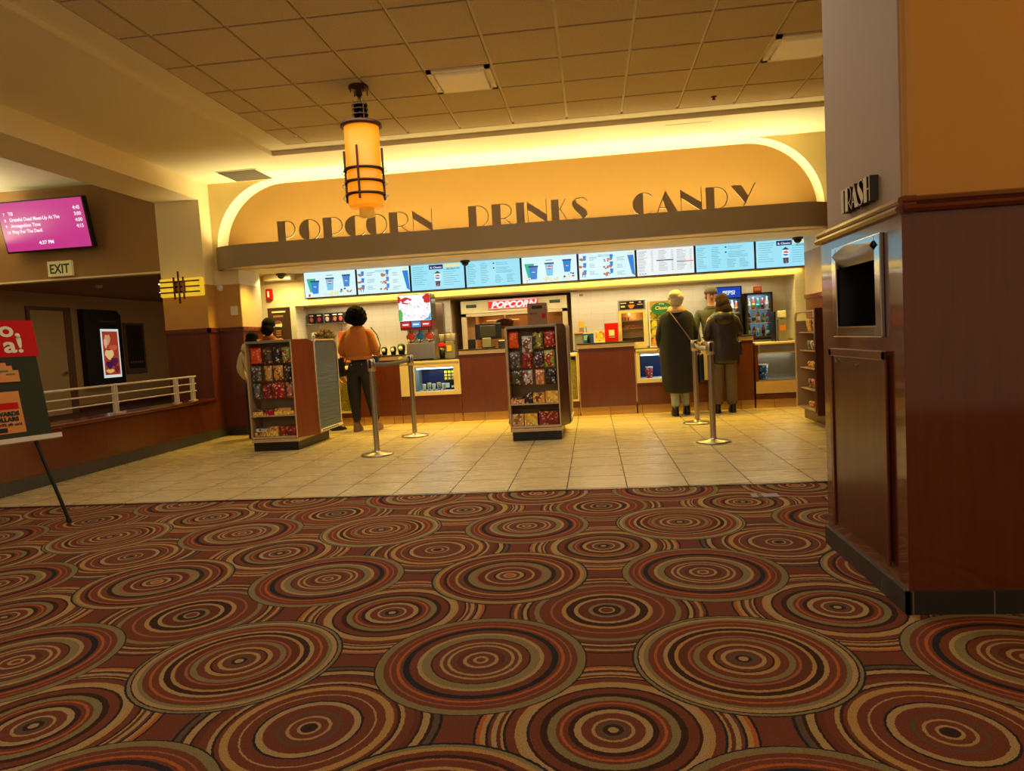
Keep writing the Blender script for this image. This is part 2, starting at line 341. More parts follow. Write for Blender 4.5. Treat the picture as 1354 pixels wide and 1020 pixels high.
    def ball(s, c, r, mat, seg=12, rg=8):
        if isinstance(r, (int, float)): r = (r, r, r)
        vs = [(c[0], c[1], c[2] - r[2])]
        for j in range(1, rg):
            t = -pi / 2 + pi * j / rg
            for i in range(seg): vs.append((c[0] + r[0] * cos(t) * cos(2 * pi * i / seg), c[1] + r[1] * cos(t) * sin(2 * pi * i / seg), c[2] + r[2] * sin(t)))
        vs.append((c[0], c[1], c[2] + r[2])); fs = []
        for i in range(seg):
            fs.append((0, 1 + (i + 1) % seg, 1 + i)); fs.append((len(vs) - 1, 1 + (rg - 2) * seg + i, 1 + (rg - 2) * seg + (i + 1) % seg))
            for j in range(rg - 2): fs.append((1 + j * seg + i, 1 + j * seg + (i + 1) % seg, 1 + (j + 1) * seg + (i + 1) % seg, 1 + (j + 1) * seg + i))
        return s.add(vs, fs, mat, True)
    def text(s, body, x, y, z, size, mat, align='CENTER', depth=0.002, bold=0.0, shear=0.0, xform=None, sx=1.0):
        """lettering facing -y at (x, y, z baseline)"""
        c = bpy.data.curves.new('t', 'FONT'); c.body = body; c.size = size; c.extrude = depth / 2; c.offset = bold; c.shear = shear; c.align_x = align; c.resolution_u = 3
        o = bpy.data.objects.new('t', c); COL.objects.link(o); bpy.context.view_layer.update()
        me = o.evaluated_get(bpy.context.evaluated_depsgraph_get()).to_mesh()
        vs = [Vector((x + v.co.x * sx, y - v.co.z, z + v.co.y)) for v in me.vertices]
        if xform: vs = [xform(v) for v in vs]
        s.add(vs, [list(p.vertices) for p in me.polygons], mat)
        o.evaluated_get(bpy.context.evaluated_depsgraph_get()).to_mesh_clear()
        bpy.data.objects.remove(o); bpy.data.curves.remove(c); return s
    def xf(s, fn):
        s.v = [tuple(fn(Vector(v))) for v in s.v]; return s
    def build(s, name, parent=None, bevel=0, sub=0):
        me = bpy.data.meshes.new(name)
        if parent is None:
            xs = [v[0] for v in s.v]; ys = [v[1] for v in s.v]; zs = [v[2] for v in s.v]
            org = Vector(((min(xs) + max(xs)) / 2, (min(ys) + max(ys)) / 2, min(zs))); loc = org
        else:
            org = wloc(parent); loc = Vector((0, 0, 0))
        me.from_pydata([tuple(Vector(v) - org) for v in s.v], [], s.f)
        for mt in s.mats: me.materials.append(mt)
        for p, k, q in zip(me.polygons, s.m, s.sm): p.material_index = k; p.use_smooth = q
        bm = bmesh.new(); bm.from_mesh(me); bmesh.ops.recalc_face_normals(bm, faces=bm.faces); bm.to_mesh(me); bm.free()
        o = bpy.data.objects.new(name, me); COL.objects.link(o); o.location = loc
        if parent is not None: o.parent = parent
        if bevel:
            b = o.modifiers.new('bevel', 'BEVEL'); b.width = bevel; b.segments = 2; b.limit_method = 'ANGLE'; b.angle_limit = radians(40)
        if sub:
            q = o.modifiers.new('sub', 'SUBSURF'); q.levels = sub; q.render_levels = sub
        return o
def wloc(o):
    v = Vector((0, 0, 0))
    while o is not None: v += o.location; o = o.parent
    return v
def tag(o, label, cat, group=None, kind=None):
    o['label'] = label; o['category'] = cat
    if group: o['group'] = group
    if kind: o['kind'] = kind
    return o
def thing(name, label, cat, loc, group=None):
    o = bpy.data.objects.new(name, None); COL.objects.link(o); o.location = loc; o.empty_display_size = 0.1
    return tag(o, label, cat, group)
def struct(name, mb, **k):
    o = mb.build(name, **k); o['kind'] = 'structure'; return o
def arc(cx, cz, r, a0, a1, n=16, rz=None):
    rz = rz or r
    return [(cx + r * cos(radians(a0 + (a1 - a0) * i / n)), cz + rz * sin(radians(a0 + (a1 - a0) * i / n))) for i in range(n + 1)]
def place(mb, loc, rz=0.0, scale=1.0):
    R = Matrix.Rotation(rz, 3, 'Z'); L = Vector(loc)
    return mb.xf(lambda v: R @ (v * scale) + L)
# ================================================================== SETTING
b = MB(); b.box(-12, 7, -3.5, 5.37, -0.1, 0.0, CARPET); struct('floor', b)
b = MB(); b.box(-5.5, 7, 5.41, 13.2, -0.1, 0.0, FLOOR); struct('floor', b)
b = MB(); b.box(-5.5, 7, 5.37, 5.41, -0.1, 0.004, M('threshold_metal', (92, 74, 56), 0.2, 0.9)); struct('trim_1', b)
b = MB(); b.box(-12, -5.66, 5.37, 19, -0.1, 0.2, M('hall_carpet', (88, 52, 30), 0.9, var=0.3, scale=20)); struct('floor', b)

# suspended tile ceiling: tiles hang slightly below their pale grid
TILE = M('fissured_ceiling_tile', (210, 190, 152), 0.95, var=0.35, scale=90, bump=0.9, bscale=140, spec=0.1)
GRID = M('ceiling_grid', (236, 226, 200), 0.6, var=0.02)
b = MB(); b.box(-3.62, 7, -2.5, 8.53, 3.728, 3.76, GRID)
P_ = 0.631; gx = [-0.17 + P_ * k for k in range(-6, 12)]; gy = [8.53 - 0.61 - P_ * k for k in range(-1, 17)]
gx = [-3.6] + [x for x in gx if x > -3.55]
for i in range(len(gx) - 1):
    for j in range(len(gy) - 1):
        x0, x1 = gx[i] + 0.014, gx[i + 1] - 0.014; y1, y0 = min(gy[j], 8.53) - 0.016, gy[j + 1] + 0.016
        if any(abs(x0 - lx) < 0.3 and abs(y0 - ly) < 0.3 for lx, ly in ((-1.43, 6.66), (1.76, 6.66))): continue
        b.box(x0, x1, y0, y1, 3.704, 3.73, TILE)
struct('ceiling', b)
b = MB()
# lower soffit round the tiles, its short riser and the pale border strip
b.box(-5.4, -3.89, -2.5, 9.88, 3.65, 3.78, CEILP); b.box(-3.89, 7, 8.76, 9.88, 3.65, 3.78, CEILP)
b.box(-3.89, -3.6, -2.5, 8.76, 3.704, 3.78, CEILP); b.box(-3.6, 7, 8.53, 8.76, 3.704, 3.78, CEILP)
b.box(-5.45, 7, -2.5, 10.3, 3.78, 3.85, CEILP)
struct('ceiling', b)
b = MB(); b.box(-12, -6.06, -2.5, 9.6, 3.72, 3.85, CEILP); struct('ceiling', b)
b = MB(); b.box(-12, -5.9, 9.75, 19, 2.56, 2.66, M('hall_ceiling_paint', (170, 128, 78), 0.8, var=0.03)); struct('ceiling', b)
# beam on the left, carried by the pilaster with the sconce
b = MB(); b.box(-6.06, -5.4, -2.5, 9.6, 3.38, 3.85, CREAM); struct('trim_2', b)

# left pilaster and the short wall returning to the arch
b = MB()
b.box(-6.06, -5.4, 9.6, 10.0, 2.2, 3.85, CREAM); b.box(-6.06, -5.4, 9.6, 10.0, 1.56, 2.2, OCHRE); b.box(-6.06, -5.4, 9.6, 10.0, 0, 1.56, CHERRY)
struct('wall_left', b)
b = MB(); b.box(-6.08, -5.38, 9.58, 9.62, 1.52, 1.58, CHERRYX); b.box(-5.42, -5.38, 9.58, 9.88, 1.52, 1.58, CHERRYY); struct('trim_3', b)
b = MB(); b.box(-5.4, -5.04, 9.88, 10.53, 2.2, 2.4, CREAM); b.box(-5.4, -5.04, 9.88, 10.53, 1.56, 2.2, OCHRE); b.box(-5.4, -5.04, 9.88, 10.53, 0, 1.56, CHERRY); b.box(-5.42, -5.02, 9.86, 10.55, 1.52, 1.58, CHERRYX)
b.box(-5.04, -5.036, 9.885, 10.53, 1.58, 2.2, SIDELIT); b.box(-5.04, -5.036, 9.885, 10.53, 2.2, 2.405, M('side_lit_cream', (224, 216, 200), 0.7))  # side face skins: screen light painted over the ochre and cream
struct('wall_left', b)
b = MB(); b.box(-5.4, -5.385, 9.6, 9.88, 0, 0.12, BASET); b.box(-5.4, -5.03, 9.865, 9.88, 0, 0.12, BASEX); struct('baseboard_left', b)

# arch wall: spandrels, curved reveal, recessed gold panel
AXL, AXR, AR, AZ = -5.32, 3.11, 0.95, 2.70
outl = arc(AXL + AR, AZ, AR, 180, 90, 20) + arc(AXR - AR, AZ, AR, 90, 0, 20)
SP = M('olive_cream_paint', (214, 190, 122), 0.7, var=0.03)
b = MB()
def spandrel(pts, cx):
    vs = []; fs = []
    for (x, z) in pts: vs += [(x, 9.88, z), (x, 9.88, 3.65)]
    for i in range(len(pts) - 1): fs.append((2 * i, 2 * i + 2, 2 * i + 3, 2 * i + 1))
    b.add(vs, fs, SP)
spandrel([(-5.4, 2.4)] + [(-5.3201, 2.4)] + outl[:21], 0); spandrel(outl[21:] + [(3.1101, 2.4), (7, 2.4)], 0)
vs = []; fs = []
pl = [(AXL, 2.4)] + outl + [(AXR, 2.4)]
for (x, z) in pl: vs += [(x, 9.88, z), (x, 10.18, z)]
for i in range(len(pl) - 1): fs.append((2 * i, 2 * i + 1, 2 * i + 3, 2 * i + 2))
b.add(vs, fs, CEILP, True); b.quad([(-4.5, 9.88, 3.652), (2.3, 9.88, 3.652), (2.3, 9.88, 3.8), (-4.5, 9.88, 3.8)], CEILP)
struct('wall_back', b)
b = MB(); b.box(-5.4, 3.2, 10.18, 10.22, 2.5, 3.8, GOLD); struct('wall_back', b)
b = MB(); b.box(3.13, 7, 9.88, 10.9, 1.56, 2.2, OCHRE); b.box(3.13, 7, 9.88, 10.9, 2.2, 2.4, CREAM); b.box(3.126, 3.13, 9.885, 10.9, 1.58, 2.2, SIDELIT); b.box(3.126, 3.13, 9.885, 10.9, 2.2, 2.405, M('side_lit_cream', (224, 216, 200), 0.7)); b.box(3.13, 7, 9.88, 10.9, 0, 1.56, CHERRY); b.box(3.11, 7, 9.86, 10.9, 1.52, 1.58, CHERRYX); struct('wall_right', b)  # thin skins on the side face carry the screens' light as colour

# fascia: shelf with rounded ends below the arch, and the soffit under it
fx = [(-5.33, 9.90)] + [(-4.75 - 0.56 * cos(radians(a)), 9.85 - 0.30 * sin(radians(a))) for a in range(0, 91, 9)] + [(2.62 + 0.52 * sin(radians(a)), 9.85 - 0.30 * cos(radians(a))) for a in range(0, 91, 9)] + [(3.15, 9.90)]
vs = []; fs = []; n = len(fx)
inner = [(x + (0.05 if x < -4.75 else -0.05 if x > 2.6 else 0), y + 0.05) for x, y in fx]
for ring_ in (fx, inner):
    for z in (2.405, 2.712):
        vs += [(x, y, z) for x, y in ring_]
for i in range(n - 1):
    fs += [(i, i + 1, n + i + 1, n + i), (2 * n + i, 3 * n + i, 3 * n + i + 1, 2 * n + i + 1), (n + i, n + i + 1, 3 * n + i + 1, 3 * n + i), (i, 2 * n + i, 2 * n + i + 1, i + 1)]
b = MB(); b.add(vs, fs, FASCIA, True); o = struct('trim_4', b)
md = o.modifiers.new('es', 'EDGE_SPLIT'); md.split_angle = radians(40)
b = MB(); b.prism(inner, 2.406, 2.50, CEILP, 'z'); b.box(-5.04, 3.13, 9.88, 11.0, 2.406, 2.50, CEILP); b.box(-5.6, -5.04, 10.53, 11.0, 2.406, 2.5, CEILP); b.box(3.13, 3.9, 10.9, 11, 2.406, 2.5, CEILP); struct('ceiling', b)

# back area: header carrying the screens, tiled jambs, recess, deeper niche for the popcorn warmer
b = MB(); b.box(-5.6, 3.9, 11.0, 11.5, 1.90, 2.6, CREAM); struct('wall_back', b)
b = MB(); b.box(-5.6, -4.70, 11.0, 11.55, 0, 1.90, SUBWAY); b.box(3.01, 3.9, 11.0, 11.55, 0, 1.90, SUBWAY); struct('wall_back', b)
b = MB(); b.box(-4.70, -2.28, 11.5, 11.6, 0, 1.90, SUBWAY); b.box(-0.31, 3.01, 11.5, 11.6, 0, 1.90, SUBWAY); struct('wall_back', b)
NB = M('niche_panel', (176, 150, 108), 0.5, var=0.06)
b = MB(); b.box(-2.38, -2.28, 11.6, 12.4, 0, 1.9, NB); b.box(-0.31, -0.21, 11.6, 12.4, 0, 1.9, NB); b.box(-2.38, -0.21, 12.4, 12.5, 0, 1.9, NB); b.box(-2.38, -0.21, 11.5, 12.5, 1.88, 1.98, NB); struct('wall_back', b)
b = MB(); b.box(-5.7, -5.6, 10.53, 11.6, 0, 2.5, CREAM); struct('wall_left', b)
b = MB(); b.box(3.9, 4.0, 10.9, 11.6, 0, 2.5, CREAM); struct('wall_right', b)
# header box with rim holding a camera, top left corner
# left hall: header wall, long side wall, ceiling, end wall
b = MB(); b.box(-12, -6.06, 9.6, 9.75, 2.42, 3.85, BROWN); struct('wall_left', b)
b = MB(); b.box(-12, -6.06, 9.59, 9.76, 2.40, 2.425, CREAM); struct('trim_5', b)
HALLW = M('hall_wall_paint', (200, 158, 104), 0.8, var=0.03)
b = MB(); b.box(-10.55, -10.4, 5.0, 19, 0.2, 2.56, HALLW); struct('wall_left', b)
b = MB(); b.box(-10.55, -5.4, 18.9, 19, 0.2, 2.56, HALLW); struct('wall_back', b)
b = MB(); b.box(-10.4, -10.37, 5.0, 12.1, 0.2, 0.33, CHERRYY); b.box(-10.4, -10.37, 13.3, 18.9, 0.2, 0.33, CHERRYY); struct('baseboard_left', b)
b = MB(); b.box(-12.1, -12, -2.5, 9.6, 0, 3.85, CREAM); struct('wall_left', b)
# half wall with cap and slate base
b = MB(); b.box(-5.66, -5.4, -2.5, 9.6, 0, 0.54, CHERRYY if False else wood('cherry_half_wall', (92, 40, 20), (108, 50, 24), 0.28, 'z')); struct('wall_left', b)
b = MB(); b.rbox(-5.70, -5.36, -2.5, 9.6, 0.54, 0.58, CHERRYY, 0.012); struct('trim_6', b)
b = MB(); b.box(-5.4, -5.385, -2.5, 9.6, 0, 0.125, BASET); struct('baseboard_left', b)
# door in the hall wall
b = MB(); DOORM = M('door_paint', (206, 168, 112), 0.6, var=0.03)
b.box(-10.4, -10.385, 12.22, 13.08, 0.2, 2.23, DOORM); o = struct('door_1', b)
b = MB(); b.cyl((-10.385, 13.0, 1.01), (-10.32, 13.0, 1.01), 0.025, STEEL); b.cyl((-10.325, 13.01, 1.01), (-10.325, 12.87, 1.01), 0.016, STEEL); b.build('door_handle', o)
b = MB(); fr = M('door_frame_paint', (120, 78, 44), 0.5, var=0.04)
b.box(-10.4, -10.37, 12.14, 12.22, 0.2, 2.3, fr); b.box(-10.4, -10.37, 13.08, 13.27, 0.2, 2.3, fr); b.box(-10.4, -10.37, 12.22, 13.08, 2.23, 2.3, fr); struct('trim_7', b)

# right pillar: cherry below the rail, painted above
PCH = wood('pillar_cherry', (96, 42, 20), (106, 48, 22), 0.22, coat=1.0)
for _n in PCH.node_tree.nodes:
    if _n.type == 'BSDF_PRINCIPLED': _n.inputs['Coat Roughness'].default_value = 0.07; _n.inputs['Coat IOR'].default_value = 1.55
b = MB()
# lower part with the opening of the rubbish chute cut into its left face (y 3.15..3.62, z 1.15..1.48)
def pillar_left():
    ys = [2.92, 3.15, 3.62, 3.89]; zs = [0, 1.15, 1.48, 1.6]
    for i in range(3):
        for j in range(3):
            if i == 1 and j == 1: continue
            b.quad([(1.2, ys[i], zs[j]), (1.2, ys[i + 1], zs[j]), (1.2, ys[i + 1], zs[j + 1]), (1.2, ys[i], zs[j + 1])], PCH)
pillar_left()
b.quad([(1.2, 2.92, 0), (4, 2.92, 0), (4, 2.92, 1.6), (1.2, 2.92, 1.6)], PCH); b.quad([(1.2, 3.89, 0), (4, 3.89, 0), (4, 3.89, 1.6), (1.2, 3.89, 1.6)], PCH)
b.quad([(4, 2.92, 0), (4, 3.89, 0), (4, 3.89, 1.6), (4, 2.92, 1.6)], PCH)
INK = M('chute_interior', (24, 18, 14), 0.6, var=0.1)
b.quad([(1.2, 3.15, 1.15), (1.6, 3.15, 1.15), (1.6, 3.15, 1.48), (1.2, 3.15, 1.48)], INK); b.quad([(1.2, 3.62, 1.15), (1.6, 3.62, 1.15), (1.6, 3.62, 1.48), (1.2, 3.62, 1.48)], INK)
b.quad([(1.2, 3.15, 1.15), (1.6, 3.15, 1.15), (1.6, 3.62, 1.15), (1.2, 3.62, 1.15)], INK); b.quad([(1.2, 3.15, 1.48), (1.6, 3.15, 1.48), (1.6, 3.62, 1.48), (1.2, 3.62, 1.48)], INK)
b.quad([(1.6, 3.15, 1.15), (1.6, 3.62, 1.15), (1.6, 3.62, 1.48), (1.6, 3.15, 1.48)], INK)
struct('wall_right', b)
b = MB(); b.rbox(1.225, 4, 2.945, 3.865, 1.6, 3.85, M('amber_paint', (196, 134, 50), 0.6, var=0.03), 0.03); b.box(1.221, 1.2255, 2.975, 3.84, 1.6, 3.85, SIDELIT); struct('wall_right', b)  # left face skin: same paint, cool bounce light put into the colour
b = MB()
rail = [(0, 1.575), (-0.022, 1.578), (-0.03, 1.59), (-0.022, 1.602), (-0.012, 1.608), (-0.02, 1.62), (-0.014, 1.634), (0, 1.64), (0.05, 1.64), (0.05, 1.575)]
b.prism([(2.92 + p, z) for p, z in rail], 1.2, 4, CHERRYX, 'x'); b.prism([(1.2 + p, z) for p, z in rail], 2.905, 3.905, CHERRYY, 'y')
struct('trim_8', b)
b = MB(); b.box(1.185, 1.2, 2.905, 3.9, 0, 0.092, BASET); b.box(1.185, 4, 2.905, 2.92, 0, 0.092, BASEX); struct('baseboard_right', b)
b = MB(); b.box(6.9, 7, -2.5, 10, 0, 3.85, OCHRE); struct('wall_right', b)

# ================================================================== CEILING THINGS
def ceiling_fixture(x0, y0, label):
    t = thing('ceiling_light', label, 'light', (x0 + 0.3, y0 + 0.3, 3.69), 'square ceiling lights')
    b = MB(); w = 0.60
    for a in ((x0, x0 + w, y0, y0 + 0.05), (x0, x0 + w, y0 + w - 0.05, y0 + w), (x0, x0 + 0.05, y0, y0 + w), (x0 + w - 0.05, x0 + w, y0, y0 + w)): b.box(*a, 3.690, 3.726, GRID)
    b.build('frame', t)
    b = MB(); b.rbox(x0 + 0.07, x0 + w - 0.07, y0 + 0.07, y0 + w - 0.07, 3.672, 3.715, M('light_diffuser', (226, 206, 160), 0.5, emis=0.10, ecol=(255, 214, 140)), 0.012); b.build('diffuser', t)
ceiling_fixture(-1.42, 6.67, 'square ceiling panel light left of centre, among the brown tiles')
ceiling_fixture(1.74, 6.67, 'square ceiling panel light at the right, beside the pillar')
b = MB(); VM = M('vent_grille', (96, 84, 66), 0.7, var=0.3, scale=120)
b.box(-4.93, -4.36, 9.25, 9.82, 3.64, 3.65, CEILP)
t = thing('ceiling_vent', 'dark square air vent in the soffit by the left end of the arch', 'vent', (-4.645, 9.535, 3.635)); b.build('frame', t)
b = MB()
for i in range(22): b.box(-4.91, -4.38, 9.27 + i * 0.0245, 9.27 + i * 0.0245 + 0.016, 3.632, 3.641, VM)
b.box(-4.91, -4.38, 9.27, 9.80, 3.6395, 3.6405, DKGREY); b.build('grille', t)
b = MB(); b.box(1.0, 1.55, 8.95, 9.3, 3.645, 3.65, CEILP); tag(b.build('access_panel', bevel=0.002), 'flush pale access panel in the soffit above CANDY', 'panel')
for (x, y, l) in ((1.45, 8.2, 'small sprinkler head between ceiling tiles at the right'), (-3.35, 8.2, 'small white sprinkler head near the left corner of the tile ceiling')):
    b = MB(); b.lathe([(0.035, 0), (0.03, -0.008), (0.012, -0.012), (0.012, -0.03), (0.022, -0.032), (0.022, -0.036), (0.004, -0.038)], (x, y, 3.706), BRONZE if x > 0 else WHITE, 14); tag(b.build('sprinkler_head'), l, 'sprinkler')
b = MB(); b.lathe([(0.06, 0), (0.06, -0.02), (0.045, -0.05), (0.02, -0.055)], (-8.71, 11.91, 2.56), WHITE, 20); tag(b.build('smoke_detector'), 'round smoke detector on the low hall ceiling', 'detector')

# pendant lantern
px, py = -2.13, 6.87
t = thing('pendant_lamp', 'amber cylinder pendant lantern with bronze cage hanging over the lobby', 'lamp', (px, py, 2.44))
b = MB(); b.lathe([(0.095, 3.706), (0.10, 3.68), (0.03, 3.67), (0.035, 3.62), (0.012, 3.6)], (px, py, 0), BRONZE, 20)
for i in range(4): a = pi / 4 + i * pi / 2; b.tube([(px + 0.09 * cos(a), py + 0.09 * sin(a), z) for z in (3.69, 3.63)], 0.006, BRONZE)
b.build('ceiling_canopy', t)
b = MB(); b.cyl((px, py, 3.35), (px, py, 3.62), 0.014, BRONZE); b.build('rod', t)
b = MB()
for i in range(4):
    a = pi / 4 + i * pi / 2; b.cyl((px + 0.07 * cos(a), py + 0.07 * sin(a), 3.34), (px + 0.07 * cos(a), py + 0.07 * sin(a), 3.56), 0.006, BRONZE)
for z in (3.38, 3.43, 3.48, 3.52): b.ring((px, py, z), 0.078, 0.008, 0.008, BRONZE, 20)
b.build('neck_cage', t)
b = MB(); b.lathe([(0.02, 3.35), (0.195, 3.345), (0.2, 3.335), (0.2, 3.315), (0.185, 3.31), (0.17, 3.31)], (px, py, 0), BRONZE, 36); b.build('top_ring', t)
b = MB(); b.lathe([(0.168, 3.31), (0.168, 2.56), (0.16, 2.545), (0.03, 2.54)], (px, py, 0), AMBER, 36); b.build('shade', t)
b = MB(); b.lathe([(0.075, 2.54), (0.075, 2.455), (0.06, 2.45), (0.012, 2.45), (0.01, 2.44)], (px, py, 0), M('amber_glass_tip', (200, 150, 60), 0.5, var=0.1, emis=0.35, ecol=(236, 160, 40)), 24); b.build('lower_diffuser', t)
for z in (2.90, 2.78, 2.66):
    b = MB(); b.ring((px, py, z), 0.196, 0.01, 0.022, BRONZE, 40)
    for s in (-1, 1):
        b.tube([(px + s * 0.205 + 0.02 * cos(q), py, z - 0.012 + 0.02 * sin(q)) for q in [k * pi / 4 for k in range(8)]], 0.005, STEEL, 6, True)
    b.build('band', t)
for i in range(4):
    a = -pi / 2 + i * pi / 2; x, y = px + 0.19 * cos(a), py + 0.19 * sin(a)
    b = MB(); b.box(x - 0.009, x + 0.009, y - 0.009, y + 0.009, 2.60, 3.10, BRONZE); b.build('vertical_bar', t)
pl_ = point('pendant_bulb', (px, py, 2.95), (255, 150, 50), 6, 0.12)

# ================================================================== LETTERS (art deco: one thick and one hairline stroke)
def hair(p, w=0.045):                     # thin stroke along a polyline -> quads
    out = []
    for i in range(len(p) - 1):
        (x0, y0), (x1, y1) = p[i], p[i + 1]; L = sqrt((x1 - x0) ** 2 + (y1 - y0) ** 2); nx, ny = -(y1 - y0) / L * w / 2, (x1 - x0) / L * w / 2
        out.append([(x0 + nx, y0 + ny), (x1 + nx, y1 + ny), (x1 - nx, y1 - ny), (x0 - nx, y0 - ny)])
    return out
def glyph(ch):                            # polygons in a cell 1 high
    R = lambda x0, y0, x1, y1: [(x0, y0), (x1, y0), (x1, y1), (x0, y1)]
    if ch == 'P': return [R(0, 0, .40, 1)] + hair([(.40, .985)] + arc(.48, .60, .40, 90, -90, 14, .385) + [(.40, .22)])
    if ch == 'O': return [[(.47, 0)] + arc(.47, .5, .47, 270, 90, 18, .5)] + hair(arc(.47, .5, .50, 90, -90, 18, .485))
    if ch == 'R': return [R(0, 0, .40, 1)] + hair([(.40, .985)] + arc(.50, .66, .38, 90, -90, 14, .325) + [(.40, .335)]) + hair([(.55, .34), (.95, .0)])
    if ch == 'C': return [[(.45, 0)] + arc(.47, .5, .47, 268, 92, 18, .5)] + hair(arc(.47, .5, .47, 90, 40, 8, .485)) + hair(arc(.47, .5, .47, -90, -40, 8, .485))
    if ch == 'N': return [R(0, 0, .035, 1), [(.0, 1), (.95, .38), (.95, 0), (.0, .66)], R(.93, 0, .965, 1.05)]
    if ch == 'D': return [R(0, 0, .38, 1)] + hair([(.38, .985)] + arc(.42, .5, .52, 90, -90, 18, .485) + [(.38, .015)])
    if ch == 'I': return [R(0, 0, .40, 1)]
    if ch == 'K': return [R(0, 0, .40, 1)] + hair([(.78, 1.03), (.42, .52)]) + hair([(.46, .58), (.84, 0)])
    if ch == 'S': return [[(.25, .98), (.08, .86), (.06, .68), (.16, .50), (.48, .14), (.46, .02), (.62, .08), (.74, .24), (.72, .40), (.60, .52), (.26, .80)]] + hair([(.25, .97)] + arc(.48, .78, .26, 110, 15, 8, .22)) + hair([(.50, .02)] + arc(.34, .26, .30, -60, -150, 8, .25))
    if ch == 'A': return [[(.42, 1.02), (.95, 0), (.50, 0), (.30, .62)]] + hair([(.44, 1.0), (.02, 0)]) + hair([(.14, .28), (.58, .28)])
    if ch == 'Y': return [[(0, 1), (.42, 1), (.70, .52), (.56, .22)]] + hair([(.56, .2), (.98, 1.05)]) + hair([(.60, .30), (.45, 0)])
    if ch == 'T': return [R(.08, 0, .42, .96)] + hair([(0, .98), (.62, .98)])
    if ch == 'H': return [R(0, 0, .34, 1), R(.60, 0, .66, 1)] + hair([(.34, .5), (.62, .5)])
def letter(ch, x0, x1, y, z0, h, word, idx, th=0.014):
    g = glyph(ch); mx = max(p[0] for q in g for p in q); k = (x1 - x0) / mx
    b = MB()
    for q in g: b.prism([(x0 + p[0] * k, z0 + p[1] * h) for p in q], y, y + th, LETTER)
    ordn = ['first', 'second', 'third', 'fourth', 'fifth', 'sixth', 'seventh'][idx]
    return tag(b.build('sign_letter'), 'dark art deco letter %s, %s letter of the %s sign above the counter' % (ch, ordn, word), 'letter', 'letters of %s' % word)
for word, xs in (('POPCORN', [(-4.28, -4.02), (-3.97, -3.66), (-3.62, -3.34), (-3.31, -3.03), (-3.01, -2.71), (-2.68, -2.39), (-2.35, -2.08)]),
                 ('DRINKS', [(-1.58, -1.30), (-1.26, -0.97), (-0.93, -0.82), (-0.78, -0.52), (-0.46, -0.24), (-0.20, 0.02)]),
                 ('CANDY', [(0.61, 0.87), (0.91, 1.20), (1.23, 1.50), (1.55, 1.83), (1.87, 2.18)])):
    for i, (ch, (a, c)) in enumerate(zip(word, xs)): letter(ch, a, c, 9.612, 2.70, 0.295, word, i)
b = MB()
tl = [('T', 3.535, 3.475), ('R', 3.475, 3.395), ('A', 3.40, 3.315), ('S', 3.325, 3.255), ('H', 3.25, 3.185)]
TF = M('trash_letter_face', (214, 196, 168), 0.4, 0.0); TS = M('trash_letter_side', (52, 34, 26), 0.5)
for i, (ch, ya, yb) in enumerate(tl):
    g = glyph(ch); mx = max(p[0] for q in g for p in q); b = MB()
    for q in g: b.prism([(ya - p[0] / mx * (ya - yb), 1.675 + p[1] * 0.105) for p in q], 1.185, 1.222, TS, 'x'); b.prism([(ya - p[0] / mx * (ya - yb), 1.675 + p[1] * 0.105) for p in q], 1.1835, 1.185, TF, 'x')
    tag(b.build('sign_letter'), 'bronze letter %s, %s letter of the TRASH sign on the right pillar' % (ch, ['first', 'second', 'third', 'fourth', 'fifth'][i]), 'letter', 'letters of TRASH')

# ================================================================== TRASH CHUTE AND ACCESS DOOR ON THE PILLAR
t = thing('trash_chute', 'stainless steel trash chute frame with dark opening in the right pillar', 'trash chute', (1.19, 3.385, 1.08))
b = MB(); F = [(3.09, 3.15, 1.10, 1.53), (3.62, 3.68, 1.10, 1.53), (3.15, 3.62, 1.10, 1.15), (3.15, 3.62, 1.48, 1.53)]
for (ya, yb, za, zb) in F: b.box(1.182, 1.2, ya, yb, za, zb, CHROME)
b.build('frame', t, bevel=0.004)
b = MB(); vs = []; fs = []; n = 12
for i in range(n + 1):
    y = 3.15 + 0.47 * i / n; d = 0.03 * sin(pi * i / n)
    vs += [(1.178, y, 1.505), (1.165 - d * 0.3, y, 1.485 + d), (1.21, y, 1.43)]
for i in range(n): k = i * 3; fs += [(k, k + 3, k + 4, k + 1), (k + 1, k + 4, k + 5, k + 2)]
b.add(vs, fs, M('worn_steel', (150, 150, 152), 0.38, 0.8), True); b.build('flap_lip', t)
t = thing('access_door', 'dark cherry access door with small lock below the trash chute', 'door', (1.19, 3.4, 0.14))
b = MB(); PAN = wood('pillar_door_cherry', (70, 26, 13), (92, 38, 20), 0.3)
b.box(1.188, 1.2, 3.07, 3.74, 0.16, 1.03, PAN); pn_ = b.build('door_panel', t, bevel=0.003)
b = MB()
for a in ((3.055, 3.095, 0.145, 1.045), (3.715, 3.755, 0.145, 1.045)): b.box(1.180, 1.19, *a, CHERRY)
b.box(1.180, 1.19, 3.055, 3.755, 1.005, 1.045, CHERRY); b.build('moulding', t, bevel=0.004)
b = MB(); b.cyl((1.178, 3.64, 0.985), (1.19, 3.64, 0.985), 0.009, STEEL); b.build('lock', pn_)
b = MB(); b.cyl((1.180, 3.38, 0.975), (1.19, 3.38, 0.975), 0.006, STEEL); b.build('screw', pn_)

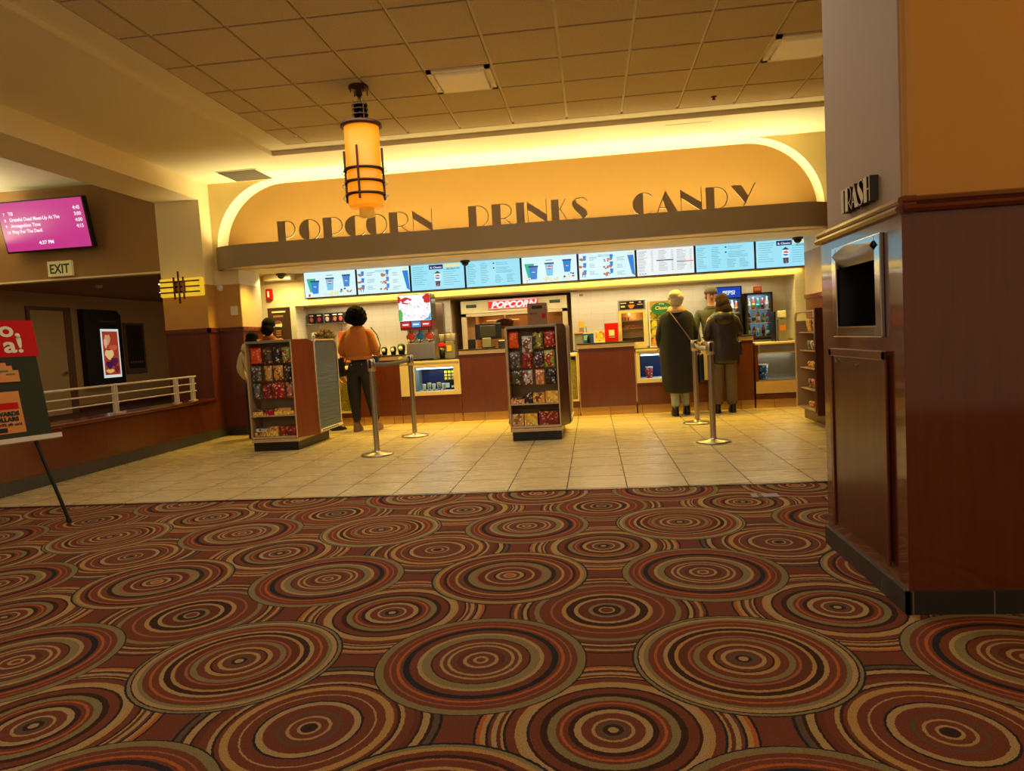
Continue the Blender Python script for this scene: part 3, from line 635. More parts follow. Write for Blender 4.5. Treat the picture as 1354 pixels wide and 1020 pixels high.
# ================================================================== STANCHIONS
def stanchion(x, y, h, label, belt=None):
    t = thing('stanchion', label, 'stanchion', (x, y, 0), 'queue barrier posts')
    b = MB(); b.lathe([(0.175, 0.0), (0.175, 0.012), (0.165, 0.02), (0.06, 0.03), (0.034, 0.045), (0.034, 0.05)], (x, y, 0), STEELH, 36); b.build('base', t)
    b = MB(); b.cyl((x, y, 0.04), (x, y, h - 0.13), 0.031, STEELH, 20); b.build('post', t)
    b = MB(); b.lathe([(0.034, h - 0.135), (0.042, h - 0.13), (0.042, h - 0.005), (0.036, h)], (x, y, 0), STEELH, 20); hd_ = b.build('head', t)
    b = MB(); b.box(x - 0.012, x + 0.012, y - 0.046, y - 0.03, h - 0.10, h - 0.015, BLACK); b.build('belt_clip', hd_)
    if belt:
        (bx, by, sag, mt) = belt; P0 = Vector((x, y, h - 0.06)); P1 = Vector((bx, by, h - 0.06)); d = (P1 - P0).normalized(); P0 += d * 0.042; P1 -= d * 0.046
        vs = []; fs = []; n = 14; nrm = d.cross(Vector((0, 0, 1))) * 0.0015
        for i in range(n + 1):
            q = P0.lerp(P1, i / n); q.z -= sag * 4 * (i / n) * (1 - i / n)
            for s in (-1, 1): vs += [q + nrm * s + Vector((0, 0, -0.024)), q + nrm * s + Vector((0, 0, 0.024))]
        for i in range(n):
            k = i * 4; fs += [(k, k + 4, k + 5, k + 1), (k + 2, k + 3, k + 7, k + 6), (k + 1, k + 5, k + 7, k + 3), (k, k + 2, k + 6, k + 4)]
        b = MB(); b.add(vs, fs, mt, True); b.build('belt', t)
BELT = M('grey_webbing', (96, 90, 84), 0.7, var=0.1)
stanchion(-2.39, 7.48, 1.05, 'metal stanchion in front at the left, before the woman in orange', (-2.33, 8.91, 0.02, BELT))
stanchion(-2.33, 8.91, 1.05, 'metal stanchion behind the left front one, before the display case')
stanchion(1.25, 9.03, 1.04, 'metal stanchion nearer the counter, behind the other right post', (1.19, 7.47, 0.03, M('pale_webbing', (150, 150, 150), 0.6, var=0.1)))
stanchion(1.19, 7.47, 1.04, 'metal stanchion in front at the right, before the couple in dark coats')

# ================================================================== SHOWTIMES SCREEN, EXIT SIGN, SCONCE
t = thing('television', 'wall screen with pink showtimes list in the upper left', 'tv', (-7.66, 9.40, 2.80))
T0 = Vector((-7.575, 9.36, 3.155)); TR = Matrix.Rotation(radians(12), 3, 'X')
tf = lambda v: TR @ Vector(v) + T0
b = MB(); b.rbox(-0.67, 0.67, -0.02, 0.07, -0.36, 0.355, BLACK, 0.012); b.xf(tf); b.build('casing', t)
PINK = EM('screen_pink', (208, 56, 140), 0.9)
b = MB(); b.box(-0.645, 0.645, -0.024, -0.02, -0.335, 0.335, PINK)
WT = EM('screen_text_white', (255, 240, 250), 1.0)
for i, (nn, ti, tm) in enumerate((('7', 'Till', '4:45'), ('8', 'Grateful Dead Meet-Up At The', '3:00'), ('9', 'Armageddon Time', '4:00'), ('10', 'Pray For The Devil', '4:15'))):
    z = 0.16 - i * 0.083
    b.text(nn, -0.58, -0.026, z, 0.055, WT, 'LEFT', 0.001, 0.001); b.text(ti, -0.50, -0.026, z, 0.068, WT, 'LEFT', 0.001, 0.0015, sx=0.88); b.text(tm, 0.60, -0.026, z + 0.02, 0.07, WT, 'RIGHT', 0.001, 0.0015, sx=.9)
b.text('4:37 PM', -0.02, -0.026, -0.26, 0.07, WT, 'CENTER', 0.001, 0.002)
b.xf(tf); b.build('display', t)
b = MB(); b.box(-7.75, -7.5, 9.44, 9.6, 3.05, 3.25, BLACK); b.build('wall_bracket', t)
t = thing('exit_sign', 'cream exit sign with green letters below the showtimes screen', 'sign', (-7.57, 9.58, 2.45))
b = MB(); b.rbox(-7.76, -7.38, 9.55, 9.6, 2.45, 2.67, M('exit_cream', (222, 206, 150), 0.5, emis=0.10, ecol=(255, 230, 150)), 0.008); b.build('plate', t)
b = MB(); b.text('EXIT', -7.57, 9.548, 2.495, 0.185, M('exit_green', (30, 70, 30), 0.5), 'CENTER', 0.002, 0.004, sx=0.82); b.build('lettering', t)
t = thing('wall_sconce', 'yellow glowing wall sconce with crossed bronze bars on the left pilaster', 'lamp', (-5.73, 9.56, 2.03))
b = MB(); b.rbox(-6.05, -5.41, 9.53, 9.60, 2.04, 2.30, M('sconce_glass', (214, 170, 50), 0.5, emis=0.75, ecol=(226, 186, 40)), 0.02); b.build('glass_panel', t)
for z in (2.10, 2.175, 2.25):
    b = MB(); b.box(-6.05, -5.43, 9.49, 9.502, z - 0.010, z + 0.010, BRONZE); b.build('horizontal_bar', t)
for x, z0, z1 in ((-5.80, 2.00, 2.31), (-5.73, 1.94, 2.39), (-5.66, 2.00, 2.31)):
    b = MB(); b.box(x - 0.011, x + 0.011, 9.475, 9.49, z0, z1, BRONZE); b.build('vertical_bar', t)
b = MB(); b.box(-5.80, -5.66, 9.49, 9.53, 2.09, 2.26, BRONZE); b.build('back_plate', t)
for z in (2.11, 2.24):
    b = MB(); b.ball((-6.06, 9.55, z), 0.014, EM('sconce_bulb', (255, 230, 170), 3.0)); b.build('bulb', t)
point('sconce_glow', (-5.73, 9.40, 2.17), (255, 196, 60), 1.6, 0.15)
b = MB(); b.lathe([(0.05, 0), (0.05, 0.012), (0.03, 0.022)], (-5.335, 9.88, 2.16), WHITE, 20, 'y'); tag(b.build('wall_speaker'), 'small white round device on the wall right of the left pilaster', 'detector')
t = thing('light_switch', 'cream light switch plate at the left edge of the counter opening', 'switch', (-5.15, 9.87, 1.75))
b = MB(); b.rbox(-5.20, -5.09, 9.868, 9.88, 1.755, 1.885, WHITE, 0.004); b.build('plate', t); b = MB()
for x in (-5.17, -5.12): b.box(x - 0.012, x + 0.012, 9.862, 9.868, 1.80, 1.84, CREAMW)
b.build('rocker', t)
t = thing('fire_alarm', 'red and white fire alarm strobe on the wall in the back left corner', 'alarm', (-4.97, 10.98, 2.0))
b = MB(); b.rbox(-5.15, -5.05, 10.93, 11.0, 2.02, 2.20, RED, 0.02); b.build('housing', t); b = MB(); b.rbox(-5.115, -5.085, 10.91, 10.93, 2.06, 2.16, WHITE, 0.008); b.build('strobe_lens', t)
t = thing('corner_box', 'small pale ceiling box at the back left corner above the poster', 'box', (-4.9, 10.95, 2.28))
b = MB(); b.box(-5.10, -4.66, 10.80, 11.0, 2.31, 2.405, CREAM); b.build('box_body', t, bevel=0.004)
def dome(x, y, z, label):
    t = thing('dome_camera', label, 'camera', (x, y, z - 0.09), 'black dome cameras')
    b = MB(); b.lathe([(0.075, 0), (0.075, -0.025), (0.06, -0.03)], (x, y, z), BLACK, 20); mt_ = b.build('mount', t)
    b = MB(); b.lathe([(0.056, -0.028), (0.05, -0.055), (0.03, -0.075), (0.005, -0.083)], (x, y, z), M('smoked_dome', (14, 12, 12), 0.08), 20); b.build('dome', mt_)
dome(-4.80, 10.78, 2.405, 'black dome camera at the left end of the menu screens')
dome(-1.86, 10.75, 2.405, 'black dome camera in front of the third and fourth menu screens')
dome(3.00, 10.75, 2.405, 'black dome camera above the rightmost menu screen')

# ================================================================== HALL: LIT POSTER CASE, FRAMED POSTER, HANDRAIL
t = thing('poster_lightbox', 'tall black lightbox with bright film poster in the left hall', 'poster', (-10.33, 13.3, 0.76))
def hx(y0, y1, z0, z1, d0, d1, mat, mb): return mb.box(-10.4 + d0, -10.4 + d1, y0, y1, z0, z1, mat)
b = MB(); poly = [(13.0, 0.66), (14.35, 0.60), (14.35, 2.15), (14.20, 2.27), (13.0, 2.27)]
b = MB(); b.prism([(13.49, 0.68), (14.66, 0.68), (14.66, 2.18), (14.54, 2.28), (13.49, 2.28)], -10.4, -10.28, BLACK, 'x'); b.build('case', t)
b = MB(); PY0, PY1, PZ0, PZ1 = 13.96, 14.53, 0.84, 1.88
hx(PY0, PY1, PZ0, PZ1, .12, .123, EM('poster_border', (228, 236, 228), 0.8), b)
hx(PY0 + .04, PY1 - .04, PZ0 + .06, PZ1 - .05, .123, .125, EM('poster_red', (176, 62, 40), 0.7), b)
q = -10.2745
for cy, cz, ry, rz, c in ((13.34, 1.70, .09, .11, (226, 160, 120)), (13.50, 1.52, .13, .06, (206, 96, 60)), (13.36, 1.38, .14, .10, (240, 206, 140)), (13.50, 1.22, .12, .09, (90, 30, 60)), (13.34, 1.16, .12, .08, (70, 24, 70)), (13.34, 1.02, .13, .04, (240, 196, 110)), (13.56, 1.06, .08, .08, (120, 30, 50)), (13.26, 1.62, .05, .10, (236, 190, 150))):
    cy += .815; cz -= .035
    b.prism([(cy + ry * cos(a), cz + rz * (1 + .25 * sin(3 * a)) * sin(a)) for a in [k * pi / 9 for k in range(18)]], q, q + 0.001, EM('poster_%d_%d' % (c[0], c[1]), c, 0.7), 'x'); q += 0.0012
b.build('poster_sheet', t)
b = MB()
for i in range(8): hx(13.98 + i * .065, 13.98 + i * .065 + .045, 2.02, 2.06, .12, .122, M('dim_title', (96, 96, 110), 0.5), b)
b.build('title_strip', t)
t = thing('framed_poster', 'dark framed film poster right of the lit poster case in the hall', 'poster', (-10.36, 14.6, 0.98))
b = MB(); hx(14.86, 15.58, 0.88, 2.03, 0, .03, M('frame_grey', (110, 88, 70), 0.4), b); b.build('frame', t, bevel=0.004)
b = MB(); hx(14.93, 15.51, 1.0, 1.98, .03, .032, M('poster_dark', (44, 26, 20), 0.35, var=0.5, scale=5), b)
b.prism([(15.22 + .11 * cos(a), 1.66 + .17 * sin(a)) for a in [k * pi / 10 for k in range(20)]], -10.368, -10.3672, M('poster_figure', (26, 14, 12), 0.4), 'x')
b.prism([(15.0, 1.2), (15.46, 1.2), (15.39, 1.46), (15.28, 1.56), (15.16, 1.56), (15.05, 1.46)], -10.368, -10.3670, M('poster_figure', (26, 14, 12)), 'x')
for i in range(6): b.box(-10.3675, -10.3662, 15.0 + i * .08, 15.05 + i * .08, 1.12, 1.165, M('poster_title', (150, 120, 96), 0.5))
b.build('poster_sheet', t)
t = thing('handrail', 'white metal handrail with three bars along the half wall', 'railing', (-5.53, 7.5, 0.58))
WM = M('white_painted_metal', (216, 200, 176), 0.35, var=0.03)
for z in (0.91, 0.81, 0.71):
    b = MB(); b.cyl((-5.53, 3.2, z), (-5.53, 9.36, z), 0.013 if z > .9 else 0.009, WM, 12); b.build('bar', t)
for y in (5.2, 6.42, 7.66, 8.88, 9.27):
    b = MB()
    for s in (-1, 1): b.box(-5.55, -5.51, y + s * 0.022 - 0.006, y + s * 0.022 + 0.006, 0.58, 0.905, WM)
    b.box(-5.57, -5.49, y - 0.05, y + 0.05, 0.579, 0.59, WM); b.build('post', t)

# ================================================================== EASEL WITH SIGN
d_ = Vector((0.41, 0.912, 0)).normalized(); nrm = Vector((0.912, -0.41, 0)); tl_ = radians(12)
upv = (Vector((0, 0, 1)) * cos(tl_) - nrm * sin(tl_)); C0 = Vector((-4.055, 4.90, 0.665))
face = upv.cross(d_); face = face if face.dot(nrm) > 0 else -face
def EZ(u, w, o=0.0): return C0 + d_ * u + upv * w + face * o        # u<0 towards the left of the board
def ebox(mb, u0, u1, w0, w1, o0, o1, mat):
    vs = [EZ(u, w, o) for o in (o0, o1) for w in (w0, w1) for u in (u0, u1)]
    return mb.add(vs, [(0, 2, 3, 1), (4, 5, 7, 6), (0, 1, 5, 4), (2, 6, 7, 3), (0, 4, 6, 2), (1, 3, 7, 5)], mat)
t = thing('easel', 'black metal easel holding the sign at the left edge', 'easel', (-4.3, 4.6, 0))
b = MB(); ebox(b, -0.75, 0.03, -0.035, -0.0, -0.03, 0.045, WM); b.build('ledge', t)
for u, fo in ((-0.13, Vector((-3.945, 4.83, 0.0))), (-0.55, Vector((-4.32, 4.0, 0.0)))):
    b = MB(); tp = EZ(-0.34 + (u + 0.34) * 0.25, 0.95, -0.04); b.cyl(fo + Vector((0, 0, 0.002)), tp, 0.013, BLACK, 10); b.cyl(fo + Vector((0, 0, 0.0)), fo + (tp - fo) * 0.02, 0.017, BLACK, 10); b.build('front_leg', t)
b = MB(); b.cyl(EZ(-0.34, 0.95, -0.05), (-5.0, 4.85, 0.01), 0.011, BLACK, 10); b.build('rear_leg', t)
t = thing('sign_board', 'red and dark green promotional board standing on the easel', 'sign', (-4.3, 4.6, 0.67))
b = MB(); ebox(b, -0.72, -0.02, 0.0, 0.60, 0.0, 0.012, DKGREEN); b.build('lower_panel', t)
b = MB(); ebox(b, -0.72, 0.0, 0.60, 0.875, 0.002, 0.016, RED); b.build('header_panel', t)
def etext(mb, s, u, w, size, mat, al='RIGHT', bold=0.0, o=0.014, sx=1.0):
    return mb.text(s, 0, 0, 0, size, mat, al, 0.002, bold, 0, xform=lambda v: EZ(u + v.x, w + v.z, o - v.y), sx=sx)
b = MB(); etext(b, 'no,', -0.10, 0.755, 0.16, CREAMW, 'RIGHT', 0.004, 0.018, 1.15); etext(b, 'a!', -0.09, 0.635, 0.165, CREAMW, 'RIGHT', 0.004, 0.018, 1.2); b.build('header_lettering', t)
b = MB()
for i, (u, w) in enumerate(((-0.235, 0.475), (-0.20, 0.45), (-0.165, 0.415))): ebox(b, u - 0.15, u, w, w + 0.085, 0.012 + i * 0.003, 0.014 + i * 0.003, ORANGE)
for k, (u, w) in enumerate(((-0.29, 0.49), (-0.25, 0.465))): ebox(b, u, u + 0.06, w, w + 0.012, 0.0205, 0.0215, GREEN)
ebox(b, -0.70, -0.19, 0.04, 0.345, 0.012, 0.015, ORANGE); b.build('card_graphic', t)
b = MB(); ebox(b, -0.60, -0.21, 0.215, 0.262, 0.015, 0.017, RED)
etext(b, 'REWARDS', -0.215, 0.168, 0.042, BLACK, 'RIGHT', 0.0025, 0.017); etext(b, 'DOLLARS', -0.225, 0.128, 0.042, BLACK, 'RIGHT', 0.0025, 0.017)
etext(b, '+ 10% gift card', -0.21, 0.095, 0.028, DKGREEN, 'RIGHT', 0.0005, 0.017)
ebox(b, -0.55, -0.31, 0.05, 0.082, 0.015, 0.018, BLACK); b.build('offer_lettering', t)

# ================================================================== MENU SCREENS
E_ = lambda n, c, s=1.12: EM('menu_' + n, c, s)
mB, mL, mT, mD, mG, mN, mW, mY, mR, mK = (E_('sky', (150, 216, 236)), E_('pale', (206, 236, 240)), E_('teal', (56, 128, 150)), E_('blue', (36, 124, 206)), E_('green', (50, 170, 140)),
    E_('navy', (18, 24, 96)), E_('white', (236, 242, 244), 1.0), E_('sand', (226, 218, 150)), E_('red', (206, 40, 50)), E_('ink', (40, 60, 80)))
def logo(mb, x, y, z, r):                 # tri-colour globe
    up = arc(x, z, r, 160, 10, 12); dn = arc(x, z, r, 190, 340, 12)
    mb.prism([(x + r * cos(a), z + r * sin(a)) for a in [k * pi / 10 for k in range(20)]], y - 0.0008, y, mW)
    mb.prism(up, y - 0.0016, y - 0.0008, mR); mb.prism(dn, y - 0.0016, y - 0.0008, mD)
def menu(x0, kind, label):
    x1 = x0 + 0.86; y = 10.93; z0, z1 = 2.0, 2.49; R = Matrix.Rotation(radians(0), 3, 'X')
    t = thing('menu_screen', label, 'screen', ((x0 + x1) / 2, 10.96, 2.0), 'menu screens above the counter')
    b = MB(); b.box(x0, x1, y, y + 0.06, z0, z1, BLACK); b.build('casing', t, bevel=0.004)
    b = MB(); q = y - 0.003
    bse = MB(); bse.box(x0 + 0.012, x1 - 0.012, q, y, z0 + 0.014, z1 - 0.014, mW if kind in 'E' else mL if kind in 'AB' else mB)
    L = lambda u, w, du, h=0.008, m=mT, k=0.001: b.box(x0 + u, x0 + u + du, q - k, q, z0 + w, z0 + w + h, m)
    rnd = random.Random(int(x0 * 100))
    def para(u, w, n, wid, gap=0.026, m=mT):
        for i in range(n): L(u, w - i * gap, wid * rnd.uniform(0.55, 1.0), 0.006, m); 
    def cup(u, w, s, m, lid=True):
        b.prism([(x0 + u - .035 * s, z0 + w), (x0 + u + .035 * s, z0 + w), (x0 + u + .05 * s, z0 + w + .17 * s), (x0 + u - .05 * s, z0 + w + .17 * s)], q - .002, q, m)
        if lid: b.box(x0 + u - .055 * s, x0 + u + .055 * s, q - .003, q, z0 + w + .165 * s, z0 + w + .185 * s, mK)
    def heap(u, w, rx, rz, m, n=9):
        for i in range(n):
            a = rnd.uniform(0, 2 * pi); k = sqrt(rnd.random()); ux = x0 + u + rx * k * cos(a); uz = z0 + w + rz * k * sin(a); rr = rnd.uniform(.012, .022)
            b.prism([(ux + rr * cos(c), uz + rr * sin(c)) for c in [j * pi / 3 for j in range(6)]], q - .0028 - i * .00005, q, m)
    if kind == 'A':
        for u in (0.29, 0.57): L(u, 0.03, 0.003, 0.40, mL)
        b.prism([(x0 + .05, z0 + .36), (x0 + .20, z0 + .36), (x0 + .16, z0 + .10), (x0 + .10, z0 + .10)], q - .001, q, mG)
        cup(0.185, 0.07, 1.35, mD); logo(b, x0 + .185, q - .002, z0 + .20, .022); heap(.09, .06, .04, .035, mW, 6); heap(.09, .05, .03, .03, mR, 3)
        cup(0.43, 0.12, 1.3, E_('frost', (120, 186, 220))); logo(b, x0 + .43, q - .003, z0 + .27, .035); L(.38, .40, .10, .012)
        heap(.45, .06, .12, .04, mY, 16); L(.36, .12, .04, .05, mL)
        cup(0.70, 0.17, 1.25, mD); logo(b, x0 + .70, q - .003, z0 + .28, .02); heap(.71, .08, .12, .06, mW, 16); heap(.71, .10, .12, .05, mN, 8); heap(.72, .07, .1, .03, mY, 9)
    elif kind == 'B':
        for i, w in enumerate((.37, .24, .11)):
            heap(.06, w, .04, .02, E_('brown', (176, 110, 90)), 6); cup(.10, w - .02, .5, mD, False); para(.17, w + .03, 3, .13)
            heap(.44, w - .03, .06, .03, E_('brown', (176, 110, 90)), 9); cup(.50, w - .02, .5, mD, False); para(.58, w, 3, .13)
        para(.30, .43, 2, .30)
        b.text('11', x0 + .08, q - .0005, z0 + .045, 0.07, mT, 'CENTER', 0.001, 0.002)
        b.prism([(x0 + .74, z0 + .40), (x0 + .83, z0 + .40), (x0 + .846, z0 + .02), (x0 + .80, z0 + .06)], q - .002, q, mD); L(.745, .42, .08, .03, mY)
    elif kind == 'C':
        para(.04, .43, 9, .24, .040); L(.30, .38, .22, .085, mN); b.text('& Classic', x0 + .41, q - .0015, z0 + .40, 0.05, mW, 'CENTER', 0.001, 0.001)
        L(.54, .41, .25, .05, mY); para(.52, .36, 8, .28, .040); b.text('BEVERAGES', x0 + .68, q - .002, z0 + .365, 0.04, mT, 'CENTER', 0.001, 0.001)
        b.prism([(x0 + .40, z0 + .06), (x0 + .46, z0 + .06), (x0 + .485, z0 + .30), (x0 + .43, z0 + .35), (x0 + .375, z0 + .30)], q - .003, q, mK)
        b.prism([(x0 + .385, z0 + .16), (x0 + .475, z0 + .16), (x0 + .483, z0 + .30), (x0 + .377, z0 + .30)], q - .0036, q, mL); logo(b, x0 + .43, q - .0045, z0 + .235, .042); heap(.43, .09, .03, .04, E_('hand', (150, 96, 90)), 6)
    elif kind == 'D':
        para(.03, .42, 12, .15, .032); para(.24, .42, 12, .14, .032); para(.48, .42, 2, .22, .03); para(.48, .33, 4, .30, .03); para(.46, .19, 6, .13, .026); para(.64, .19, 6, .13, .026)
        for w in (.42, .33): b.prism([(x0 + .445 + .014 * cos(a), z0 + w + .014 * sin(a)) for a in [k * pi / 6 for k in range(12)]], q - .0015, q, mK)
    else:
        for u in (.03, .33, .60):
            for i in range(14):
                L(u, .43 - i * .027, rnd.uniform(.08, .14), .006, mK if i % 5 == 0 else E_('grey', (120, 130, 140))); L(u + .19, .43 - i * .027, .03, .006, E_('grey', (120, 130, 140)))
        L(.30, .255, .25, .018, mK); L(.60, .215, .11, .014, mK); L(.71, .215, .13, .014, mR)
        for u in (.05, .09, .13): b.prism([(x0 + u + .010 * cos(a), z0 + .035 + .010 * sin(a)) for a in [k * pi / 4 for k in range(8)]], q - .0015, q, mK)
    b.xf(lambda v: Vector((v.x, v.y, z0 + .012 + (v.z - z0) * .82))); dp = bse.build('display', t); b.build('graphics', dp)
x = -4.50
for i, (k, l) in enumerate(zip('ABCDABEDC', ('leftmost blue menu screen, showing cups and popcorn', 'second menu screen from the left, combo list with blue wedge', 'third menu screen from the left, drinks list with soda cup', 'fourth menu screen from the left, pale blue text list',
        'menu screen in the middle showing blue cups, fifth from the left', 'sixth menu screen from the left, combo list with blue wedge', 'white menu screen with price columns, seventh from the left', 'eighth menu screen from the left, pale blue text list', 'rightmost menu screen with soda cup, partly cut off by the wall'))):
    menu(x + i * 0.868, k, l)

# ================================================================== FRONT COUNTER
YF = 10.38
def raised(x0, x1, top, label):
    t = thing('service_counter', label, 'counter', ((x0 + x1) / 2, 10.6, 0), 'raised cherry counters')
    b = MB(); b.box(x0, x1, YF, 10.78, 0.125, top - 0.06, CHERRY); b.build('front_panel', t)
    b = MB(); b.box(x0 - 0.01, x1 + 0.01, YF - 0.015, 10.80, top - 0.075, top - 0.018, CREAMP); b.build('edge_band', t, bevel=0.004)
    b = MB(); b.box(x0 - 0.02, x1 + 0.02, YF - 0.03, 10.82, top - 0.018, top, STONE); b.build('countertop', t, bevel=0.004)
    b = MB(); b.box(x0, x1, YF + 0.012, 10.76, 0, 0.125, KICK); b.build('kick_base', t)
    return t
raised(-5.02, -3.89, 1.04, 'cherry counter section behind the left candy rack')
raised(-3.64, -2.89, 1.04, 'cherry counter section beside the woman in orange')
raised(-1.96, -0.42, 1.065, 'cherry register counter behind the middle candy rack')
raised(-0.21, 0.59, 1.055, 'cherry counter section carrying the red sign')
raised(1.63, 2.245, 1.05, 'cherry register counter behind the couple')
CASEL = M('case_light', (200, 230, 255), 0.5, emis=6, ecol=(190, 225, 255))
def case(x0, x1, wx0, wx1, wz0, wz1, top, label, lit=True):
    t = thing('display_case', label, 'display case', ((x0 + x1) / 2, 10.6, 0))
    b = MB(); b.box(x0, x1, YF, YF + 0.02, 0.125, wz0 - 0.06, CHERRY); b.build('lower_panel', t)
    b = MB()
    for a in ((x0, wx0, wz0 - .06, top - .03), (wx1, x1, wz0 - .06, top - .03), (wx0, wx1, wz0 - .06, wz0), (wx0, wx1, wz1, top - .03)): b.box(a[0], a[1], YF - 0.012, YF + 0.02, a[2], a[3], CREAMP)
    b.build('frame', t, bevel=0.003)
    b = MB(); b.box(wx0 - .02, wx1 + .02, YF + .02, 10.85, wz0 - .02, wz0, WHITE); b.box(wx0 - .02, wx1 + .02, 10.83, 10.85, wz0, wz1, NAVY if lit else STEEL); b.box(wx0 - .02, wx0, YF + .02, 10.85, wz0, wz1, GREYP); b.box(wx1, wx1 + .02, YF + .02, 10.85, wz0, wz1, GREYP); b.box(wx0 - .02, wx1 + .02, YF + .02, 10.85, wz1, wz1 + .02, GREYP); b.build('interior', t)
    b = MB(); b.box(wx0, wx1, YF + .004, YF + .008, wz0, wz1, GLASS); b.build('glass_front', t)
    if lit: b = MB(); b.cyl((wx0 + .02, YF + .06, wz1 - .02), (wx1 - .02, YF + .06, wz1 - .02), 0.01, CASEL); b.build('light_tube', t)
    b = MB(); b.box(x0, x1, YF - .02, 10.92, top - .03, top, CREAMP); b.box(x0, x1, YF + .05, 10.90, top, top + .012, STONE); b.build('countertop', t, bevel=0.003)
    b = MB(); b.box(x0, x1, YF + 0.012, 10.88, 0, 0.125, KICK); b.build('kick_base', t)
    return t
case(-2.88, -1.97, -2.66, -2.07, 0.47, 0.83, 0.925, 'lit display case with cream frame under the slush machine')
area('case_lamp', (-2.36, 10.55, 0.82), (0, 0, 0), 0.5, 0.08, (190, 225, 255), 2.2)
case(0.61, 1.61, 0.66, 1.50, 0.50, 0.86, 0.925, 'lit display case behind the man in the long coat')
area('case_lamp', (1.05, 10.55, 0.85), (0, 0, 0), 0.7, 0.08, (190, 225, 255), 2.2)
# steel front at the right end
t = thing('steel_cabinet', 'brushed steel lower cabinet with blue tub behind glass at the right end', 'cabinet', (2.7, 10.6, 0))
b = MB(); b.box(2.27, 3.12, YF, 10.9, 0.125, 0.20, CHERRY); b.box(2.27, 2.31, YF, 10.9, 0.2, 0.90, CHERRY); b.build('plinth_panel', t)
b = MB(); b.box(2.27, 3.12, YF - .015, 10.9, 0.21, 0.38, M('cream_band', (196, 160, 104), 0.45, var=0.05)); b.build('lower_band', t)
b = MB(); b.rbox(2.31, 3.12, YF - 0.02, 10.9, 0.77, 0.90, STEEL, 0.02); b.build('steel_apron', t)
b = MB(); b.box(2.31, 3.12, 10.86, 10.9, 0.38, 0.77, STEEL); b.box(2.31, 3.12, YF, 10.86, 0.38, 0.40, STEEL); b.box(3.10, 3.12, YF, 10.86, 0.4, 0.77, STEEL); b.build('steel_interior', t)
b = MB(); b.box(2.31, 3.10, YF + .002, YF + .006, 0.40, 0.77, GLASS); b.build('glass_front', t)
b = MB(); b.box(2.27, 3.12, YF - .03, 10.94, 0.90, 0.93, CREAMP); b.build('countertop', t, bevel=0.004)
b = MB(); b.box(2.27, 3.12, YF + 0.012, 10.88, 0, 0.125, KICK); b.build('kick_base', t)
area('case_lamp', (2.7, 10.6, 0.76), (0, 0, 0), 0.5, 0.08, (235, 225, 200), 2.0)
# popcorn filled columns
POPC = M('popcorn_yellow', (236, 196, 84), 0.8, var=0.35, scale=30, bump=1.0, bscale=50)
def bin_(x0, x1, z0, z1, zp, label):
    t = thing('popcorn_bin', label, 'popcorn bin', ((x0 + x1) / 2, 10.6, 0))
    b = MB(); b.box(x0 - 0.02, x1 + 0.02, YF + .005, 10.8, 0.125, z0, CHERRY); b.build('lower_panel', t)
    b = MB()
    for a in ((x0 - .02, x0, z0, z1), (x1, x1 + .02, z0, z1), (x0, x1, z0, z0 + .03), (x0, x1, z1 - .02, z1)): b.box(a[0], a[1], YF - .01, YF + .02, a[2], a[3], CREAMP)
    b.build('frame', t); b = MB(); b.box(x0, x1, YF + .004, YF + .008, z0 + .03, z1 - .02, GLASS); b.build('clear_front', t)
    b = MB(); b.box(x0 - .02, x1 + .02, YF + .02, 10.85, z1, z1 + .02, WHITE); b.build('countertop', t)
    b = MB(); b.box(x0 - .02, x1 + .02, 10.7, 10.72, z0, z1, TAN); b.build('back_panel', t)
    b = MB(); b.box(x0 - .02, x1 + .02, YF + 0.012, 10.7, 0, 0.125, KICK); b.build('kick_base', t)
    b = MB(); r = random.Random(3)
    for i in range(int((zp - z0) / 0.022)):
        for j in range(int((x1 - x0) / 0.025)):
            b.ball((x0 + .014 + j * .0245 + r.uniform(-.004, .004), YF + .026 + r.uniform(0, .012), z0 + .045 + i * .022 + r.uniform(-.004, .004)), r.uniform(.012, .017), POPC, 6, 4)
    b.box(x0 + .002, x1 - .002, YF + .035, YF + .2, z0 + .03, zp - .02, POPC)
    p = tag(b.build('popcorn'), 'yellow popcorn heaped inside the clear column, ' + label, 'popcorn', kind='stuff')
bin_(-0.38, -0.25, 0.22, 0.90, 0.80, 'narrow clear popcorn column right of the middle candy rack')
bin_(-3.86, -3.68, 0.20, 0.88, 0.74, 'narrow clear popcorn column left of the woman in orange')
# back counter along the rear wall
t = thing('back_counter', 'low pale worktop along the tiled rear wall', 'counter', (-0.8, 11.3, 0))
b = MB()
for x0, x1 in ((-4.69, -2.29), (-0.30, 3.0)): b.box(x0, x1, 11.19, 11.49, 0, 0.93, CREAM)
b.build('cabinet', t); b = MB()
for x0, x1 in ((-4.69, -2.29), (-0.30, 3.0)): b.box(x0, x1, 11.16, 11.495, 0.93, 0.955, STEEL)
b.build('worktop', t)

